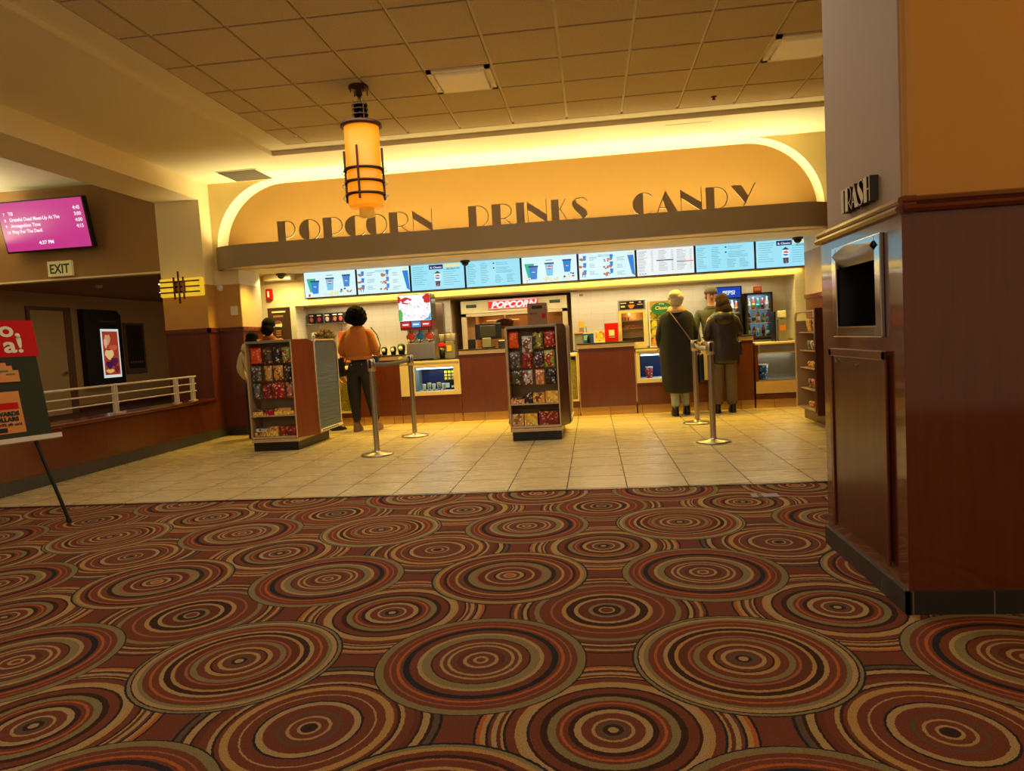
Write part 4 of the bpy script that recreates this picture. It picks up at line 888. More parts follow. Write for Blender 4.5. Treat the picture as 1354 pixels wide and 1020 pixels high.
# ================================================================== EQUIPMENT ON AND BEHIND THE COUNTER
# slush machine
t = thing('slush_machine', 'frozen drink machine with bright red and white screen on top', 'drink machine', (-2.58, 10.6, 0.937))
b = MB(); b.rbox(-2.79, -2.35, 10.50, 10.85, 0.937, 1.20, STEEL, 0.01); b.box(-2.79, -2.37, 10.62, 10.85, 1.2, 1.40, STEEL); b.build('body', t)
b = MB(); b.rbox(-2.88, -2.37, 10.50, 10.80, 1.53, 1.935, BLACK, 0.01)
SW = EM('slush_white', (250, 246, 250), 1.05); SR = EM('slush_red', (214, 30, 40), 0.9)
b.box(-2.87, -2.38, 10.492, 10.50, 1.535, 1.925, SW); q = 10.491
for (xx, zz, rx, rz, c) in ((-2.75, 1.84, .08, .05, SR), (-2.42, 1.86, .07, .07, SR), (-2.86, 1.86, .03, .05, SR)):
    pts = [(max(-2.87, min(-2.38, xx + rx * cos(a) * (1 + .2 * sin(5 * a)))), min(1.925, zz + rz * sin(a))) for a in [k * pi / 10 for k in range(20)]]
    b.prism(pts, q, q + .001, c); q -= .0004
b.prism([(-2.79, 1.82), (-2.72, 1.86), (-2.66, 1.82), (-2.72, 1.80)], q - .001, q, SW)
r = random.Random(5)
for i in range(34):
    xx = r.uniform(-2.82, -2.42); zz = r.uniform(1.56, 1.79); c = EM('slush_bit_%d' % (i % 4), ((214, 60, 70), (40, 120, 200), (190, 120, 130), (220, 90, 100))[i % 4], 0.9); w = r.uniform(.008, .02)
    b.box(xx, xx + w, q - .001, q, zz, zz + w * .7, c, rot=('Y', r.uniform(0, 1)))
b.prism([(-2.87, 1.54), (-2.82, 1.54), (-2.81, 1.66), (-2.84, 1.72), (-2.87, 1.70)], q - .002, q, EM('slush_leaf', (90, 190, 100), 0.9))
b.prism([(-2.38, 1.54), (-2.50, 1.54), (-2.42, 1.58), (-2.38, 1.66)], q - .002, q, EM('slush_sky', (70, 170, 230), 0.9))
b.build('screen', t)
b = MB(); b.box(-2.86, -2.37, 10.49, 10.80, 1.40, 1.53, M('dark_red_front', (90, 14, 14), 0.35)); 
for i, (x0, c) in enumerate(((-2.84, SR), (-2.68, EM('slush_blue', (70, 160, 230), 0.9)), (-2.53, SR))):
    b.box(x0, x0 + .135, 10.482, 10.49, 1.44, 1.52, c); b.box(x0 + .02, x0 + .11, 10.479, 10.482, 1.47, 1.49, SW)
b.build('label_panel', t)
for i, c in enumerate(((214, 70, 60), (30, 130, 220), (224, 80, 60))):
    xx = -2.73 + i * .145
    b = MB(); b.lathe([(0.055, 0), (0.06, .02), (0.06, .045), (0.045, .05)], (xx, 10.62, 1.30), M('slush_flavour_%d' % i, c, 0.15, var=0.3, scale=30), 24, 'y'); bw_ = b.build('barrel_window', t)
    b = MB(); b.ring((xx, 10.59, 1.30), 0.01, .005, .01, CHROME, 8)
    b.tube([(xx + .065 * cos(a), 10.572, 1.30 + .065 * sin(a)) for a in [k * pi / 10 for k in range(20)]], 0.008, CHROME, 6, True); b.cyl((xx, 10.56, 1.235), (xx, 10.56, 1.19), 0.012, BLACK); b.cyl((xx, 10.55, 1.36), (xx, 10.53, 1.40), 0.009, BLACK); b.build('dispensing_tap', bw_)
b = MB(); b.box(-2.76, -2.38, 10.44, 10.52, 0.937, 0.96, BLACK); b.build('drip_tray', t)
# cup tower and drink right of it
b = MB(); b.rbox(-2.49, -2.37, 11.30, 11.44, 1.10, 1.82, M('bronze_panel', (108, 86, 64), 0.4, 0.3, var=0.2, stretch=(1, 1, 20)), 0.01)
b.box(-2.50, -2.36, 11.30, 11.46, 0.955, 1.10, GREYP); tag(b.build('cup_dispenser'), 'tall dark ribbed cup dispenser right of the slush machine', 'dispenser')
t = thing('drink_cup', 'black cup with red lid beside the slush machine', 'cup', (-2.27, 10.62, 0.937))
b = MB(); b.lathe([(0.04, 0), (0.052, 0.18)], (-2.27, 10.62, 0.937), BLACK, 20); b.build('cup_body', t); b = MB(); b.lathe([(0.054, 0.18), (0.056, 0.20), (0.045, 0.235), (0.02, 0.25)], (-2.27, 10.62, 0.937), RED, 20); b.build('lid', t)
t = thing('cup_holder', 'stack of pale lids and cups in a holder right of the slush machine', 'holder', (-2.16, 10.7, 0.937))
b = MB(); b.rbox(-2.22, -2.10, 10.64, 10.76, 0.937, 1.20, GREYP, 0.008); b.build('holder_body', t); b = MB(); b.box(-2.2, -2.13, 10.632, 10.64, 1.05, 1.14, YELLOW); b.build('label', t)
for i, (xx, zz) in enumerate(((-2.30, 1.27), (-2.20, 1.29), (-2.13, 1.27))):
    b = MB(); b.lathe([(0.03, 0), (0.042, 0.10), (0.045, 0.11)], (xx, 10.78, 0.937 if False else 1.205), WHITE, 16); b.build('cup_stack', t)
b = MB(); b.rbox(-2.35, -2.08, 10.74, 10.82, 1.17, 1.205, DKGREY, 0.005); b.build('rack_arm', t)
b = MB(); b.box(-2.18, -2.05, 11.44, 11.5, 1.35, 1.41, WHITE) ; b.xf(lambda v: v + Vector((-0.25, 0, 0))); tag(b.build('wall_label'), 'small pale label plate on the tiled wall beside the niche', 'sign')
for (xx, yy, zz, l) in ((-2.90, 10.62, 1.055, 'round black and white novelty cup left of the slush machine, standing tallest'), (-3.03, 10.62, 1.055, 'black and white novelty cup second from the slush machine'), (-3.17, 10.62, 1.055, 'black and white novelty cup nearest the woman in orange')):
    k = 1.25 if xx == -2.90 else 1.0
    t = thing('novelty_cup', l, 'cup', (xx, yy, 1.04)); b = MB(); b.lathe([(0.035 * k, 0), (0.045 * k, 0.05 * k), (0.05 * k, 0.09 * k), (0.04 * k, 0.12 * k), (0.015, 0.135 * k)], (xx, yy, 1.04), BLACK, 18); b.build('cup_body', t)
    b = MB(); b.lathe([(0.001, 0), (0.028 * k, 0), (0.028 * k, .004), (0.001, .006)], (xx, yy - 0.048 * k, 1.04 + 0.075 * k), CREAMW, 14, 'y'); b.build('face_disc', t)

# popcorn warmer in the niche
t = thing('popcorn_warmer', 'large cream popcorn warmer with red POPCORN sign in the niche', 'popcorn machine', (-1.25, 11.9, 0))
X0, X1, YP = -2.12, -0.38, 11.62
b = MB(); b.box(X0, X1, YP, 12.3, 0, 0.92, CREAMP); b.build('cabinet', t)
b = MB(); b.box(X0, X1, YP - .05, 12.3, 1.63, 1.84, M('warmer_cream', (232, 218, 160), 0.4, var=0.03)); b.build('header', t, bevel=0.006)
b = MB(); b.box(-1.66, -0.84, YP - .075, YP - .05, 1.68, 1.82, M('warmer_red', (206, 26, 20), 0.35, emis=0.55, ecol=(214, 24, 16)))
b.text('POPCORN', -1.25, YP - .077, 1.70, 0.135, EM('popcorn_white', (255, 250, 240), 1.0), 'CENTER', 0.003, 0.006, 0.3, sx=1.13)
for z in (1.688, 1.812): b.box(-1.65, -0.85, YP - .078, YP - .075, z - .003, z + .003, EM('popcorn_white', (255, 250, 240)))
b.build('popcorn_sign', t)
for xx in (-2.03, -0.66):
    b = MB(); b.box(xx, xx + 0.17, YP - .056, YP - .05, 1.725, 1.775, BLACK)
    for k in range(6): b.box(xx + .012 + k * .026, xx + .03 + k * .026, YP - .058, YP - .056, 1.735, 1.765, M('green_digit', (40, 90, 50), 0.4))
    b.build('badge', t)
b = MB(); 
for xx in (X0, X1 - .08): b.box(xx, xx + .08, YP - .04, YP + .02, 0.92, 1.63, CREAMP)
b.box(X0, X1, YP - .04, YP + .02, 1.58, 1.63, CREAMP); b.box(-0.98, -0.93, YP - .04, YP + .0, 0.92, 1.58, CREAMP); b.build('door_frame', t)
b = MB(); b.box(X0 + .02, X1 - .02, 12.25, 12.3, 0.92, 1.6, M('warmer_inner', (170, 124, 76), 0.3, 0.5)); b.box(X0 + .02, X0 + .2, 11.8, 12.25, .92, 1.6, M('warmer_inner2', (190, 140, 80), 0.4)); b.build('interior', t)
b = MB(); b.lathe([(0.12, 0), (0.15, 0.14), (0.13, 0.17)], (-1.45, 11.95, 1.36), BRONZE, 24); b.cyl((-1.45, 11.95, 1.6), (-1.45, 11.95, 1.5), 0.015, STEEL); b.cyl((-1.75, 11.9, 1.50), (-1.2, 11.9, 1.50), 0.012, STEEL); b.build('kettle', t)
area('warmer_lamp', (-1.25, 11.95, 1.6), (0, 0, 0), 1.2, 0.2, (255, 190, 110), 4)
# register monitors
def monitor(x, y, z, w, h, label, yaw=0.0, face=BLACK):
    t = thing('register_monitor', label, 'monitor', (x, y, z)); pl = lambda m: place(m, (x, y, z), yaw)
    b = MB(); b.rbox(-w / 2, w / 2, -0.02, 0.02, 0.13, 0.13 + h, BLACK, 0.008); b.rbox(-w * .3, w * .3, -0.05, -0.02, 0.16, 0.10 + h, DKGREY, 0.01); pl(b).build('screen', t)
    b = MB(); b.rbox(-0.04, 0.04, -0.03, 0.03, 0.02, 0.2, BLACK, 0.006); b.rbox(-0.10, 0.10, -0.08, 0.08, 0, 0.02, BLACK, 0.006); pl(b).build('stand', t)
monitor(-1.56, 10.70, 1.065, 0.40, 0.24, 'black register monitor seen from behind, left of the middle rack')
t = thing('card_terminal', 'grey card terminal in front of the black register monitor', 'terminal', (-1.56, 10.55, 1.065)); b = MB(); b.rbox(-1.63, -1.50, 10.50, 10.55, 1.075, 1.22, GREYP, 0.01); b.build('body', t); b = MB(); b.rbox(-1.60, -1.53, 10.53, 10.62, 1.065, 1.12, BLACK, 0.006); b.build('stand', t)
b = MB(); b.rbox(-1.85, -1.75, 10.50, 10.62, 1.065, 1.21, BLACK, 0.01); tag(b.build('receipt_printer'), 'black receipt printer left of the register monitor', 'printer')
b = MB(); b.rbox(-1.40, -1.28, 10.56, 10.70, 1.065, 1.18, DKGREY, 0.01); b.box(-1.39, -1.29, 10.555, 10.56, 1.16, 1.175, WHITE); tag(b.build('receipt_printer'), 'dark printer with white slot between register and middle rack', 'printer')
monitor(2.05, 10.70, 1.05, 0.22, 0.18, 'small black monitor on the counter right of the couple')
t = thing('tissue_box', 'brown carton with dark window standing on the middle candy rack', 'box', (-0.63, 8.6, 1.325)); b = MB(); b.rbox(-0.755, -0.525, 8.5, 8.68, 1.325, 1.59, M('carton_brown', (146, 100, 66), 0.6), 0.006); b.build('carton', t)
b = MB(); b.box(-0.70, -0.575, 8.494, 8.50, 1.525, 1.56, BLACK); b.box(-0.73, -0.64, 8.495, 8.50, 1.465, 1.472, DKGREY); b.build('window', t); b = MB(); b.box(-0.585, -0.54, 8.494, 8.50, 1.41, 1.465, RED); b.build('red_mark', t)
# items on the counter with the red sign
t = thing('counter_sign', 'red upright counter sign with pale square', 'sign', (0.28, 10.6, 1.055)); b = MB(); b.rbox(0.185, 0.385, 10.59, 10.61, 1.055, 1.33, RED, 0.004); b.build('panel', t)
b = MB(); b.box(0.245, 0.325, 10.586, 10.59, 1.145, 1.23, CREAMW); b.box(0.245, 0.33, 10.586, 10.59, 1.12, 1.127, CREAMW); b.build('pale_square', t); b = MB(); b.box(0.2, 0.37, 10.60, 10.68, 1.055, 1.06, RED); b.build('foot', t)
t = thing('caddy', 'blue and white counter caddy with black bottle in front', 'caddy', (-0.05, 10.62, 1.055)); b = MB(); b.rbox(-0.13, 0.02, 10.58, 10.70, 1.055, 1.215, BLUE, 0.006); b.build('box_body', t)
b = MB(); b.box(-0.13, 0.02, 10.576, 10.58, 1.195, 1.212, WHITE); b.box(-0.125, -0.07, 10.576, 10.58, 1.10, 1.17, M('pale_blue_print', (130, 190, 220), .5)); b.build('print', t)
b = MB(); b.lathe([(0.024, 0), (0.024, 0.08), (0.012, 0.11), (0.012, 0.12)], (-0.055, 10.53, 1.055), BLACK, 14); tag(b.build('bottle'), 'small black bottle before the blue caddy', 'bottle')
b = MB(); b.cyl((-0.08, 10.63, 1.216), (-0.085, 10.63, 1.30), 0.004, DKGREY); tag(b.build('pen'), 'thin dark pen standing in the blue caddy', 'pen')
t = thing('snack_box', 'yellow and red snack box left of the red sign', 'box', (0.11, 10.64, 1.055)); b = MB(); b.rbox(0.05, 0.18, 10.60, 10.68, 1.075, 1.22, pack_mat('snackbox', (240, 190, 40), (226, 90, 30), (250, 230, 120), 4), 0.006); b.build('box_body', t); b = MB(); b.box(0.04, 0.185, 10.57, 10.69, 1.055, 1.075, CREAMW); b.build('tray', t)
t = thing('lid_dispenser', 'pale dispenser with orange tray left of the blue caddy', 'dispenser', (-0.25, 11.28, 0.955)); b = MB(); b.rbox(-0.28, -0.16, 11.2, 11.36, 0.955, 1.20, GREYP, 0.008); b.build('body', t); b = MB(); b.rbox(-0.28, -0.14, 11.18, 11.36, 1.20, 1.225, ORANGE, 0.004); b.build('tray', t)
b = MB(); b.rbox(-0.21, -0.12, 11.36, 11.42, 1.29, 1.40, YELLOW, 0.01); b.box(-0.20, -0.13, 11.36, 11.46, 0.955, 1.29, GREYP); tag(b.build('soap_dispenser'), 'yellow topped pump stand at the edge of the niche', 'dispenser')
b = MB(); b.rbox(-0.20, -0.09, 11.48, 11.50, 1.78, 1.85, CREAMW, 0.004); b.box(-.175, -.115, 11.476, 11.48, 1.795, 1.835, GREYP); tag(b.build('wall_plate'), 'small framed plate high on the wall beside the popcorn niche', 'sign')
# pretzel warmer
t = thing('pretzel_warmer', 'glass food warmer with black header sign and lit shelves', 'food warmer', (0.61, 10.8, 0.937))
b = MB(); b.rbox(0.40, 0.80, 10.70, 10.88, 1.505, 1.66, STEEL, 0.006); b.box(0.425, 0.775, 10.694, 10.70, 1.52, 1.64, M('warmer_black', (20, 14, 26), 0.3))
b.prism([(0.54, 1.585), (0.565, 1.54), (0.59, 1.525), (0.62, 1.54), (0.645, 1.585)], 10.690, 10.694, ORANGE)
for a in ((0.435, 0.52, 1.605, 1.62), (0.44, 0.50, 1.55, 1.575), (0.68, 0.76, 1.58, 1.59), (0.70, 0.74, 1.61, 1.625), (0.57, 0.63, 1.61, 1.625)): b.box(a[0], a[1], 10.691, 10.694, a[2], a[3], CREAMW)
b.build('header_sign', t)
b = MB()
for a in ((0.40, 0.44, .937, 1.505), (0.76, 0.80, .937, 1.505), (0.44, 0.76, 1.465, 1.505), (0.44, 0.76, .937, 1.03)): b.box(a[0], a[1], 10.695, 10.72, a[2], a[3], CREAMP)
b.box(0.40, 0.80, 10.87, 10.89, .937, 1.505, TAN); b.box(.40, .41, 10.72, 10.87, .937, 1.505, GREYP); b.box(.79, .80, 10.72, 10.87, .937, 1.505, GREYP); b.build('cabinet_frame', t)
for z in (1.10, 1.23, 1.35):
    b = MB(); b.box(0.44, 0.76, 10.74, 10.86, z, z + .006, STEEL); b.build('wire_shelf', t)
b = MB(); b.ball((0.56, 10.78, 1.45), .015, EM('warmer_bulb', (255, 220, 160), 4)); b.build('bulb', t)
point('warmer_glow', (0.6, 10.78, 1.42), (255, 190, 110), 1.0, 0.03)
PZ = M('pretzel_brown', (150, 72, 36), 0.5, var=0.3, scale=30)
def pret(x, z, y=10.79, r=0.022):
    b = MB(); b.tube([(x + r * (1 + .3 * cos(2 * a)) * cos(a), y + .012 * sin(2 * a), z + r + .004 + r * sin(a)) for a in [k * pi / 8 for k in range(16)]], 0.007, PZ, 6, True); return b
i = 0
for z, xs in ((1.236, (0.47, 0.52, 0.57, 0.63, 0.68)), (1.356, (0.48, 0.53, 0.57))):
    for xx in xs:
        tag(pret(xx, z).build('pretzel'), ('brown pretzel on the middle shelf of the glass warmer' if z < 1.3 else 'brown pretzel on the top shelf of the glass warmer'), 'pretzel', 'pretzels on the middle shelf' if z < 1.3 else 'pretzels on the top shelf')

# ================================================================== PACKETS
def bag_mb(w, h, d, m, seed=0, nx=8, nz=10):
    r = random.Random(seed); b = MB(); vs = []; fs = []
    for s in (-1, 1):
        for j in range(nz + 1):
            for i in range(nx + 1):
                u = i / nx * 2 - 1; v = j / nz * 2 - 1
                p = max(0, (1 - abs(u) ** 3)) * max(0, 1 - abs(v) ** 4) ; dd = d / 2 * sqrt(p) * (1 + .12 * sin(5 * u + 3 * v + seed)) + 0.001
                ww = w / 2 * (1 - .05 * (1 - v * v) * abs(u)) ; zz = v * h / 2 + (.004 * sin(14 * u + seed) if abs(v) > .9 else 0)
                vs.append((u * ww, s * dd, zz + h / 2))
    st = (nx + 1) * (nz + 1)
    for s in range(2):
        for j in range(nz):
            for i in range(nx):
                a = s * st + j * (nx + 1) + i; q = (a, a + 1, a + nx + 2, a + nx + 1); fs.append(q if s == 0 else q[::-1])
    for i in range(nx):
        for j in (0, nz): a = j * (nx + 1) + i; fs.append((a, a + 1, st + a + 1, st + a))
    for j in range(nz):
        for i in (0, nx): a = j * (nx + 1) + i; fs.append((a, a + nx + 1, st + a + nx + 1, st + a))
    b.add(vs, fs, m, True)
    return b
PK_ = {'orange': ((222, 66, 16), (230, 84, 26), (240, 150, 60)), 'brown': ((96, 62, 40), (60, 36, 26), (196, 150, 110)), 'black': ((30, 24, 24), (60, 50, 48), (206, 196, 186)),
       'red': ((176, 26, 22), (140, 20, 20), (236, 190, 150)), 'green and red': ((150, 170, 60), (170, 40, 36), (236, 220, 190)), 'tan': ((206, 150, 80), (150, 90, 44), (230, 204, 150)),
       'gold': ((214, 150, 60), (120, 60, 30), (240, 210, 130)), 'grey': ((104, 96, 88), (60, 54, 50), (186, 176, 160)), 'pink and brown': ((196, 110, 90), (110, 50, 40), (236, 200, 180)),
       'olive': ((140, 128, 50), (60, 60, 36), (224, 204, 120)), 'silver': ((190, 180, 168), (120, 60, 50), (236, 230, 220)), 'peach': ((230, 160, 110), (196, 110, 70), (250, 216, 180)),
       'dark purple': ((50, 26, 36), (90, 50, 60), (220, 200, 200)), 'dark green': ((50, 64, 40), (110, 60, 40), (190, 180, 140)), 'yellow': ((236, 192, 70), (220, 150, 40), (250, 230, 150)), 'maroon': ((110, 22, 20), (150, 40, 30), (210, 150, 110))}
def pk(c, s=0): a = PK_[c]; return pack_mat('pack_%s_%d' % (c.replace(' ', '_'), s), a[0], a[1], a[2], s + 1)
def candy_bag(x, y, z, w, h, col, label, group, seed, tilt=0.0, rz=0.0, lean=0.0):
    b = bag_mb(w, h, 0.05, pk(col, seed % 3), seed)
    R = Matrix.Rotation(rz, 3, 'Z') @ Matrix.Rotation(lean, 3, 'X') @ Matrix.Rotation(tilt, 3, 'Y'); L = Vector((x, y, z)); b.xf(lambda v: R @ v + L)
    return tag(b.build('candy_bag'), label, 'candy bag', group)
def candy_box(x0, x1, y0, y1, z0, z1, col, label, group, seed, rz=0.0):
    b = MB(); b.rbox(x0, x1, y0, y1, z0, z1, pk(col, seed % 3), 0.003, 1)
    c = Vector(((x0 + x1) / 2, (y0 + y1) / 2, 0)); R = Matrix.Rotation(rz, 3, 'Z'); b.xf(lambda v: R @ (v - c) + c)
    return tag(b.build('candy_box'), label, 'candy box', group)
FR = M('rack_cream_edge', (206, 176, 136), 0.35, 0.3, var=0.04)
def rack(x0, x1, y0, y1, label, wl, wr, slat=True, rows=()):
    """end cap with angled wooden wings, slatted long sides, on a dark base"""
    cx = (x0 + x1) / 2; t = thing('candy_rack', label, 'display rack', (cx, (y0 + y1) / 2, 0))
    b = MB(); b.box(x0 + 0.02, x1 + 0.0, y0 + 0.0, y1, 0, 0.105, BLACK); b.build('base', t, bevel=0.004)
    b = MB(); b.box(x0, x1 + 0.01, y0 - 0.01, y1, 0.105, 0.145, FR); b.build('base_trim', t, bevel=0.003)
    b = MB(); b.box(x0 + 0.02, x1 - 0.02, y0 + 0.28, y0 + 0.30, 0.145, 1.30, RACKIN); b.box(x0, x0 + 0.018, y0 + .01, y0 + 0.30, 0.145, 1.30, RACKIN); b.box(x1 - 0.018, x1, y0 + .01, y0 + 0.30, 0.145, 1.30, RACKIN); ec_ = b.build('end_cabinet', t)
    b = MB(); b.box(x0, x1, y0, y0 + 0.30, 1.295, 1.325, GREYP); b.build('top_cap', t, bevel=0.008)
    b = MB(); 
    for xx in (x0, x1 - 0.014): b.box(xx, xx + 0.014, y0 - 0.008, y0 + 0.008, 0.15, 1.30, FR)
    b.box(x0, x1, y0 - 0.008, y0 + 0.008, 0.15, 0.165, FR); b.build('front_edge', t, bevel=0.003)
    for z in (0.415, ): b = MB(); b.box(x0 + .015, x1 - .015, y0 + 0.0, y0 + 0.28, z, z + 0.015, FR); b.build('shelf', t)
    b = MB(); b.box(x0 + .015, x1 - .015, y0 + 0.0, y0 + 0.28, 0.165, 0.175, FR); b.build('shelf', t)
    for z in (0.605, 0.83, 1.04):
        for k in range(4):
            b = MB(); xx = x0 + .09 + k * (x1 - x0 - .16) / 3; b.cyl((xx, y0 + .10, z + .205), (xx, y0 + .28, z + .205), .004, STEEL, 6); b.build('hook', ec_)
    for s, w in ((-1, wl), (1, wr)):
        xa = x0 if s < 0 else x1; xo = xa + s * w
        # wing: flat board with rounded outer top corner, swung back from the end cap
        prof = [(0, 0.15), (1, 0.15)] + [(1 - .35 + .35 * cos(radians(a)), 1.325 - .09 + .09 * sin(radians(a))) for a in range(0, 91, 15)] + [(0, 1.325)]
        dep = 0.26; vs = []
        for th in (0.0, 0.022):
            for p, z in prof: vs.append((xa + (xo - xa) * p, y0 + 0.01 + dep * p + th, z))
        n = len(prof); b = MB(); b.add(vs, [list(range(n)), list(range(2 * n - 1, n - 1, -1))] + [(i, (i + 1) % n, n + (i + 1) % n, n + i) for i in range(n)], DARKCH if (w < .12) else CHERRYW); b.build('wood_wing', t)
        ya = y0 + 0.01 + dep; yb = y1 + 0.03
        prof = [(ya, 0.17)] + [(yb, 0.17)] + [(yb - .09 + .09 * cos(radians(a)), 1.305 - .09 + .09 * sin(radians(a))) for a in range(0, 91, 15)] + [(ya + .06 - .06 * sin(radians(a)), 1.305 - .06 + .06 * cos(radians(a))) for a in range(0, 91, 30)]
        b = MB(); b.prism(prof, xo - s * 0.03, xo - s * 0.005, SLAT, 'x'); slp = None
        for k in range(20):
            z = 0.24 + k * 0.052; b.box(min(xo, xo - s * .005), max(xo, xo - s * .005), ya + .03, yb - .03, z, z + 0.044, SLAT)
        slp = b.build('slat_panel', t)
        b = MB(); pts = [(xo + s * .002, y, z) for y, z in prof]; b.tube(pts, 0.012, FR, 6, True); b.build('panel_edge', slp)
        b = MB(); b.box(min(xo, xo + s * .02), max(xo, xo + s * .02), ya, yb, 0.175, 0.205, CREAMW)
        for k in range(8): b.box(xo + s * .0205 - .0005, xo + s * .0205 + .0005, ya + .05 + k * .07, ya + .10 + k * .07, 0.182, 0.198, DKGREY)
        b.build('price_strip', slp)
    return t
def fill(name, x0, x1, y0, rows, low, boxes):
    n = 0; posn = ('at the left end', 'second from left', 'third from left', 'at the right end')
    for rn, (z, h, items) in zip(('top', 'second', 'third'), rows):
        for i, (xa, xb, col, dz) in enumerate(items):
            n += 1; candy_bag((xa + xb) / 2, y0 + .07, z + dz, xb - xa, h, col, '%s candy bag %s in the %s row, %s rack' % (col, posn[i], rn, name), 'candy bags on the %s rack' % name, n, random.uniform(-.04, .04))
    for i, (xa, xb, z0, z1, col, where) in enumerate(low + boxes):
        candy_box(xa, xb, y0 + .01 + .01 * (i % 2), y0 + .20, z0, z1, col, '%s candy box %s on the %s rack' % (col, where, name), 'candy boxes on the %s rack' % name, i)
rack(-4.13, -3.55, 8.10, 9.10, 'left candy rack with grey slatted side and wooden wing', 0.05, 0.17)
fill('left', -4.13, -3.55, 8.10, [
    (1.045, .195, [(-4.10, -3.96, 'orange', .01), (-3.94, -3.83, 'brown', 0), (-3.82, -3.72, 'black', 0), (-3.70, -3.59, 'green and red', 0)]),
    (.838, .185, [(-4.11, -3.98, 'grey', 0), (-3.94, -3.84, 'tan', .0), (-3.825, -3.70, 'gold', 0), (-3.685, -3.60, 'black', .0)]),
    (.625, .19, [(-4.10, -4.0, 'grey', 0), (-3.98, -3.87, 'maroon', 0), (-3.855, -3.70, 'red', 0), (-3.68, -3.59, 'pink and brown', 0)])],
    [(-4.10, -3.97, .43, .475, 'yellow', 'at the left end of the upper shelf'), (-3.96, -3.84, .43, .49, 'red', 'in the middle of the upper shelf'), (-3.83, -3.58, .43, .475, 'yellow', 'at the right end of the upper shelf'), (-4.07, -3.90, .476, .50, 'brown', 'stacked at the left of the upper shelf'), (-3.82, -3.62, .476, .51, 'tan', 'stacked at the right of the upper shelf')],
    [(-4.10, -3.96, .176, .23, 'gold', 'at the left end of the lowest shelf'), (-3.95, -3.80, .176, .24, 'yellow', 'in the middle of the lowest shelf'), (-3.78, -3.58, .176, .29, 'maroon', 'at the right end of the lowest shelf'), (-4.08, -3.93, .231, .27, 'silver', 'stacked left on the lowest shelf'), (-3.93, -3.80, .241, .29, 'tan', 'stacked in the middle of the lowest shelf')])
rack(-0.985, -0.40, 8.10, 9.10, 'middle candy rack with dark wooden wings, facing the lobby', 0.035, 0.10)
fill('middle', -0.985, -0.40, 8.10, [
    (1.05, .195, [(-0.965, -0.845, 'orange', .02), (-0.815, -0.69, 'silver', -.04), (-0.68, -0.56, 'olive', 0), (-0.55, -0.425, 'red', .01)]),
    (.835, .195, [(-0.965, -0.84, 'grey', .0), (-0.825, -0.70, 'maroon', -.01), (-0.685, -0.57, 'dark purple', 0), (-0.56, -0.44, 'green and red', .0)]),
    (.64, .17, [(-0.96, -0.83, 'dark green', 0), (-0.815, -0.70, 'silver', 0), (-0.675, -0.57, 'peach', 0), (-0.545, -0.43, 'black', 0)])],
    [(-0.965, -0.81, .43, .48, 'peach', 'at the left end of the upper shelf'), (-0.80, -0.72, .43, .55, 'dark purple', 'second on the upper shelf'), (-0.71, -0.575, .43, .545, 'gold', 'third on the upper shelf'), (-0.565, -0.42, .43, .56, 'yellow', 'at the right end of the upper shelf'), (-0.96, -0.83, .481, .51, 'brown', 'stacked left on the upper shelf')],
    [(-0.97, -0.83, .176, .31, 'tan', 'at the left end of the lowest shelf'), (-0.82, -0.67, .176, .31, 'yellow', 'in the middle of the lowest shelf'), (-0.65, -0.43, .176, .33, 'maroon', 'at the right end of the lowest shelf')])
# right rack: long open side with shelves towards the counter queue
t = thing('candy_rack', 'right candy rack with open shelves, partly hidden by the pillar', 'display rack', (2.75, 8.6, 0))
b = MB(); b.box(2.58, 3.2, 8.25, 9.17, 0, 0.14, M('rack_base_bronze', (92, 72, 48), 0.4)); b.build('base', t)
ya, yb = 8.08, 8.80
prof = [(ya, 0.19), (yb, 0.19)] + [(yb - .09 + .09 * cos(radians(a)), 1.30 - .09 + .09 * sin(radians(a))) for a in range(0, 91, 15)] + [(ya, 1.30)]
b = MB(); b.tube([(2.40, y, z) for y, z in prof], 0.014, FR, 6, True); b.build('side_frame', t)
b = MB(); b.prism([(y, z) for y, z in prof], 2.60, 2.62, RACKIN, 'x'); b.build('back_board', t)
b = MB(); b.box(2.40, 2.62, yb - .02, yb, .2, 1.2, RACKIN); b.box(2.40, 2.62, ya, yb, 0.18, 0.195, FR); b.build('end_board', t)
for z in (0.42, 0.66, 0.86, 1.07):
    b = MB(); b.box(2.43, 2.60, ya + .02, yb - .03, z - 0.012, z, FR); b.build('shelf', t)
b = MB(); b.box(2.42, 2.62, ya, yb - .08, 1.29, 1.315, STEEL); b.build('top_cap', t)
b = MB(); b.box(2.40, 2.53, 8.04, 8.065, 0.15, 1.33, DARKCH); b.build('wood_wing', t)
b = MB(); b.box(2.53, 3.10, 8.00, 8.03, 0.15, 1.33, CHERRY); b.box(2.53, 3.1, 8.03, 9.1, 0.145, 0.16, CREAMP); b.build('front_panel', t)
pos2 = ('nearest', 'second', 'third', 'fourth', 'farthest')
for rn, z, cols in (('topmost', 1.07, ('red', 'silver', 'pink and brown', 'yellow')), ('second', .86, ('grey', 'black', 'silver', 'grey')), ('middle', .66, ('yellow', 'gold', 'tan', 'gold')), ('fourth', .42, ('red', 'silver', 'maroon', 'brown')), ('bottom', .195, ('orange', 'gold', 'red', 'tan'))):
    for i, c in enumerate(cols):
        y = 8.16 + i * .125; h = .16 if z > 1 else (.11 if z in (.86, .42) else .07)
        candy_bag(2.50, y, z + .002, .12, h, c, '%s candy bag, %s along the %s shelf of the right rack' % (c, pos2[i], rn), 'candy bags on the right rack', i, 0, pi / 2 + .2, -.15)
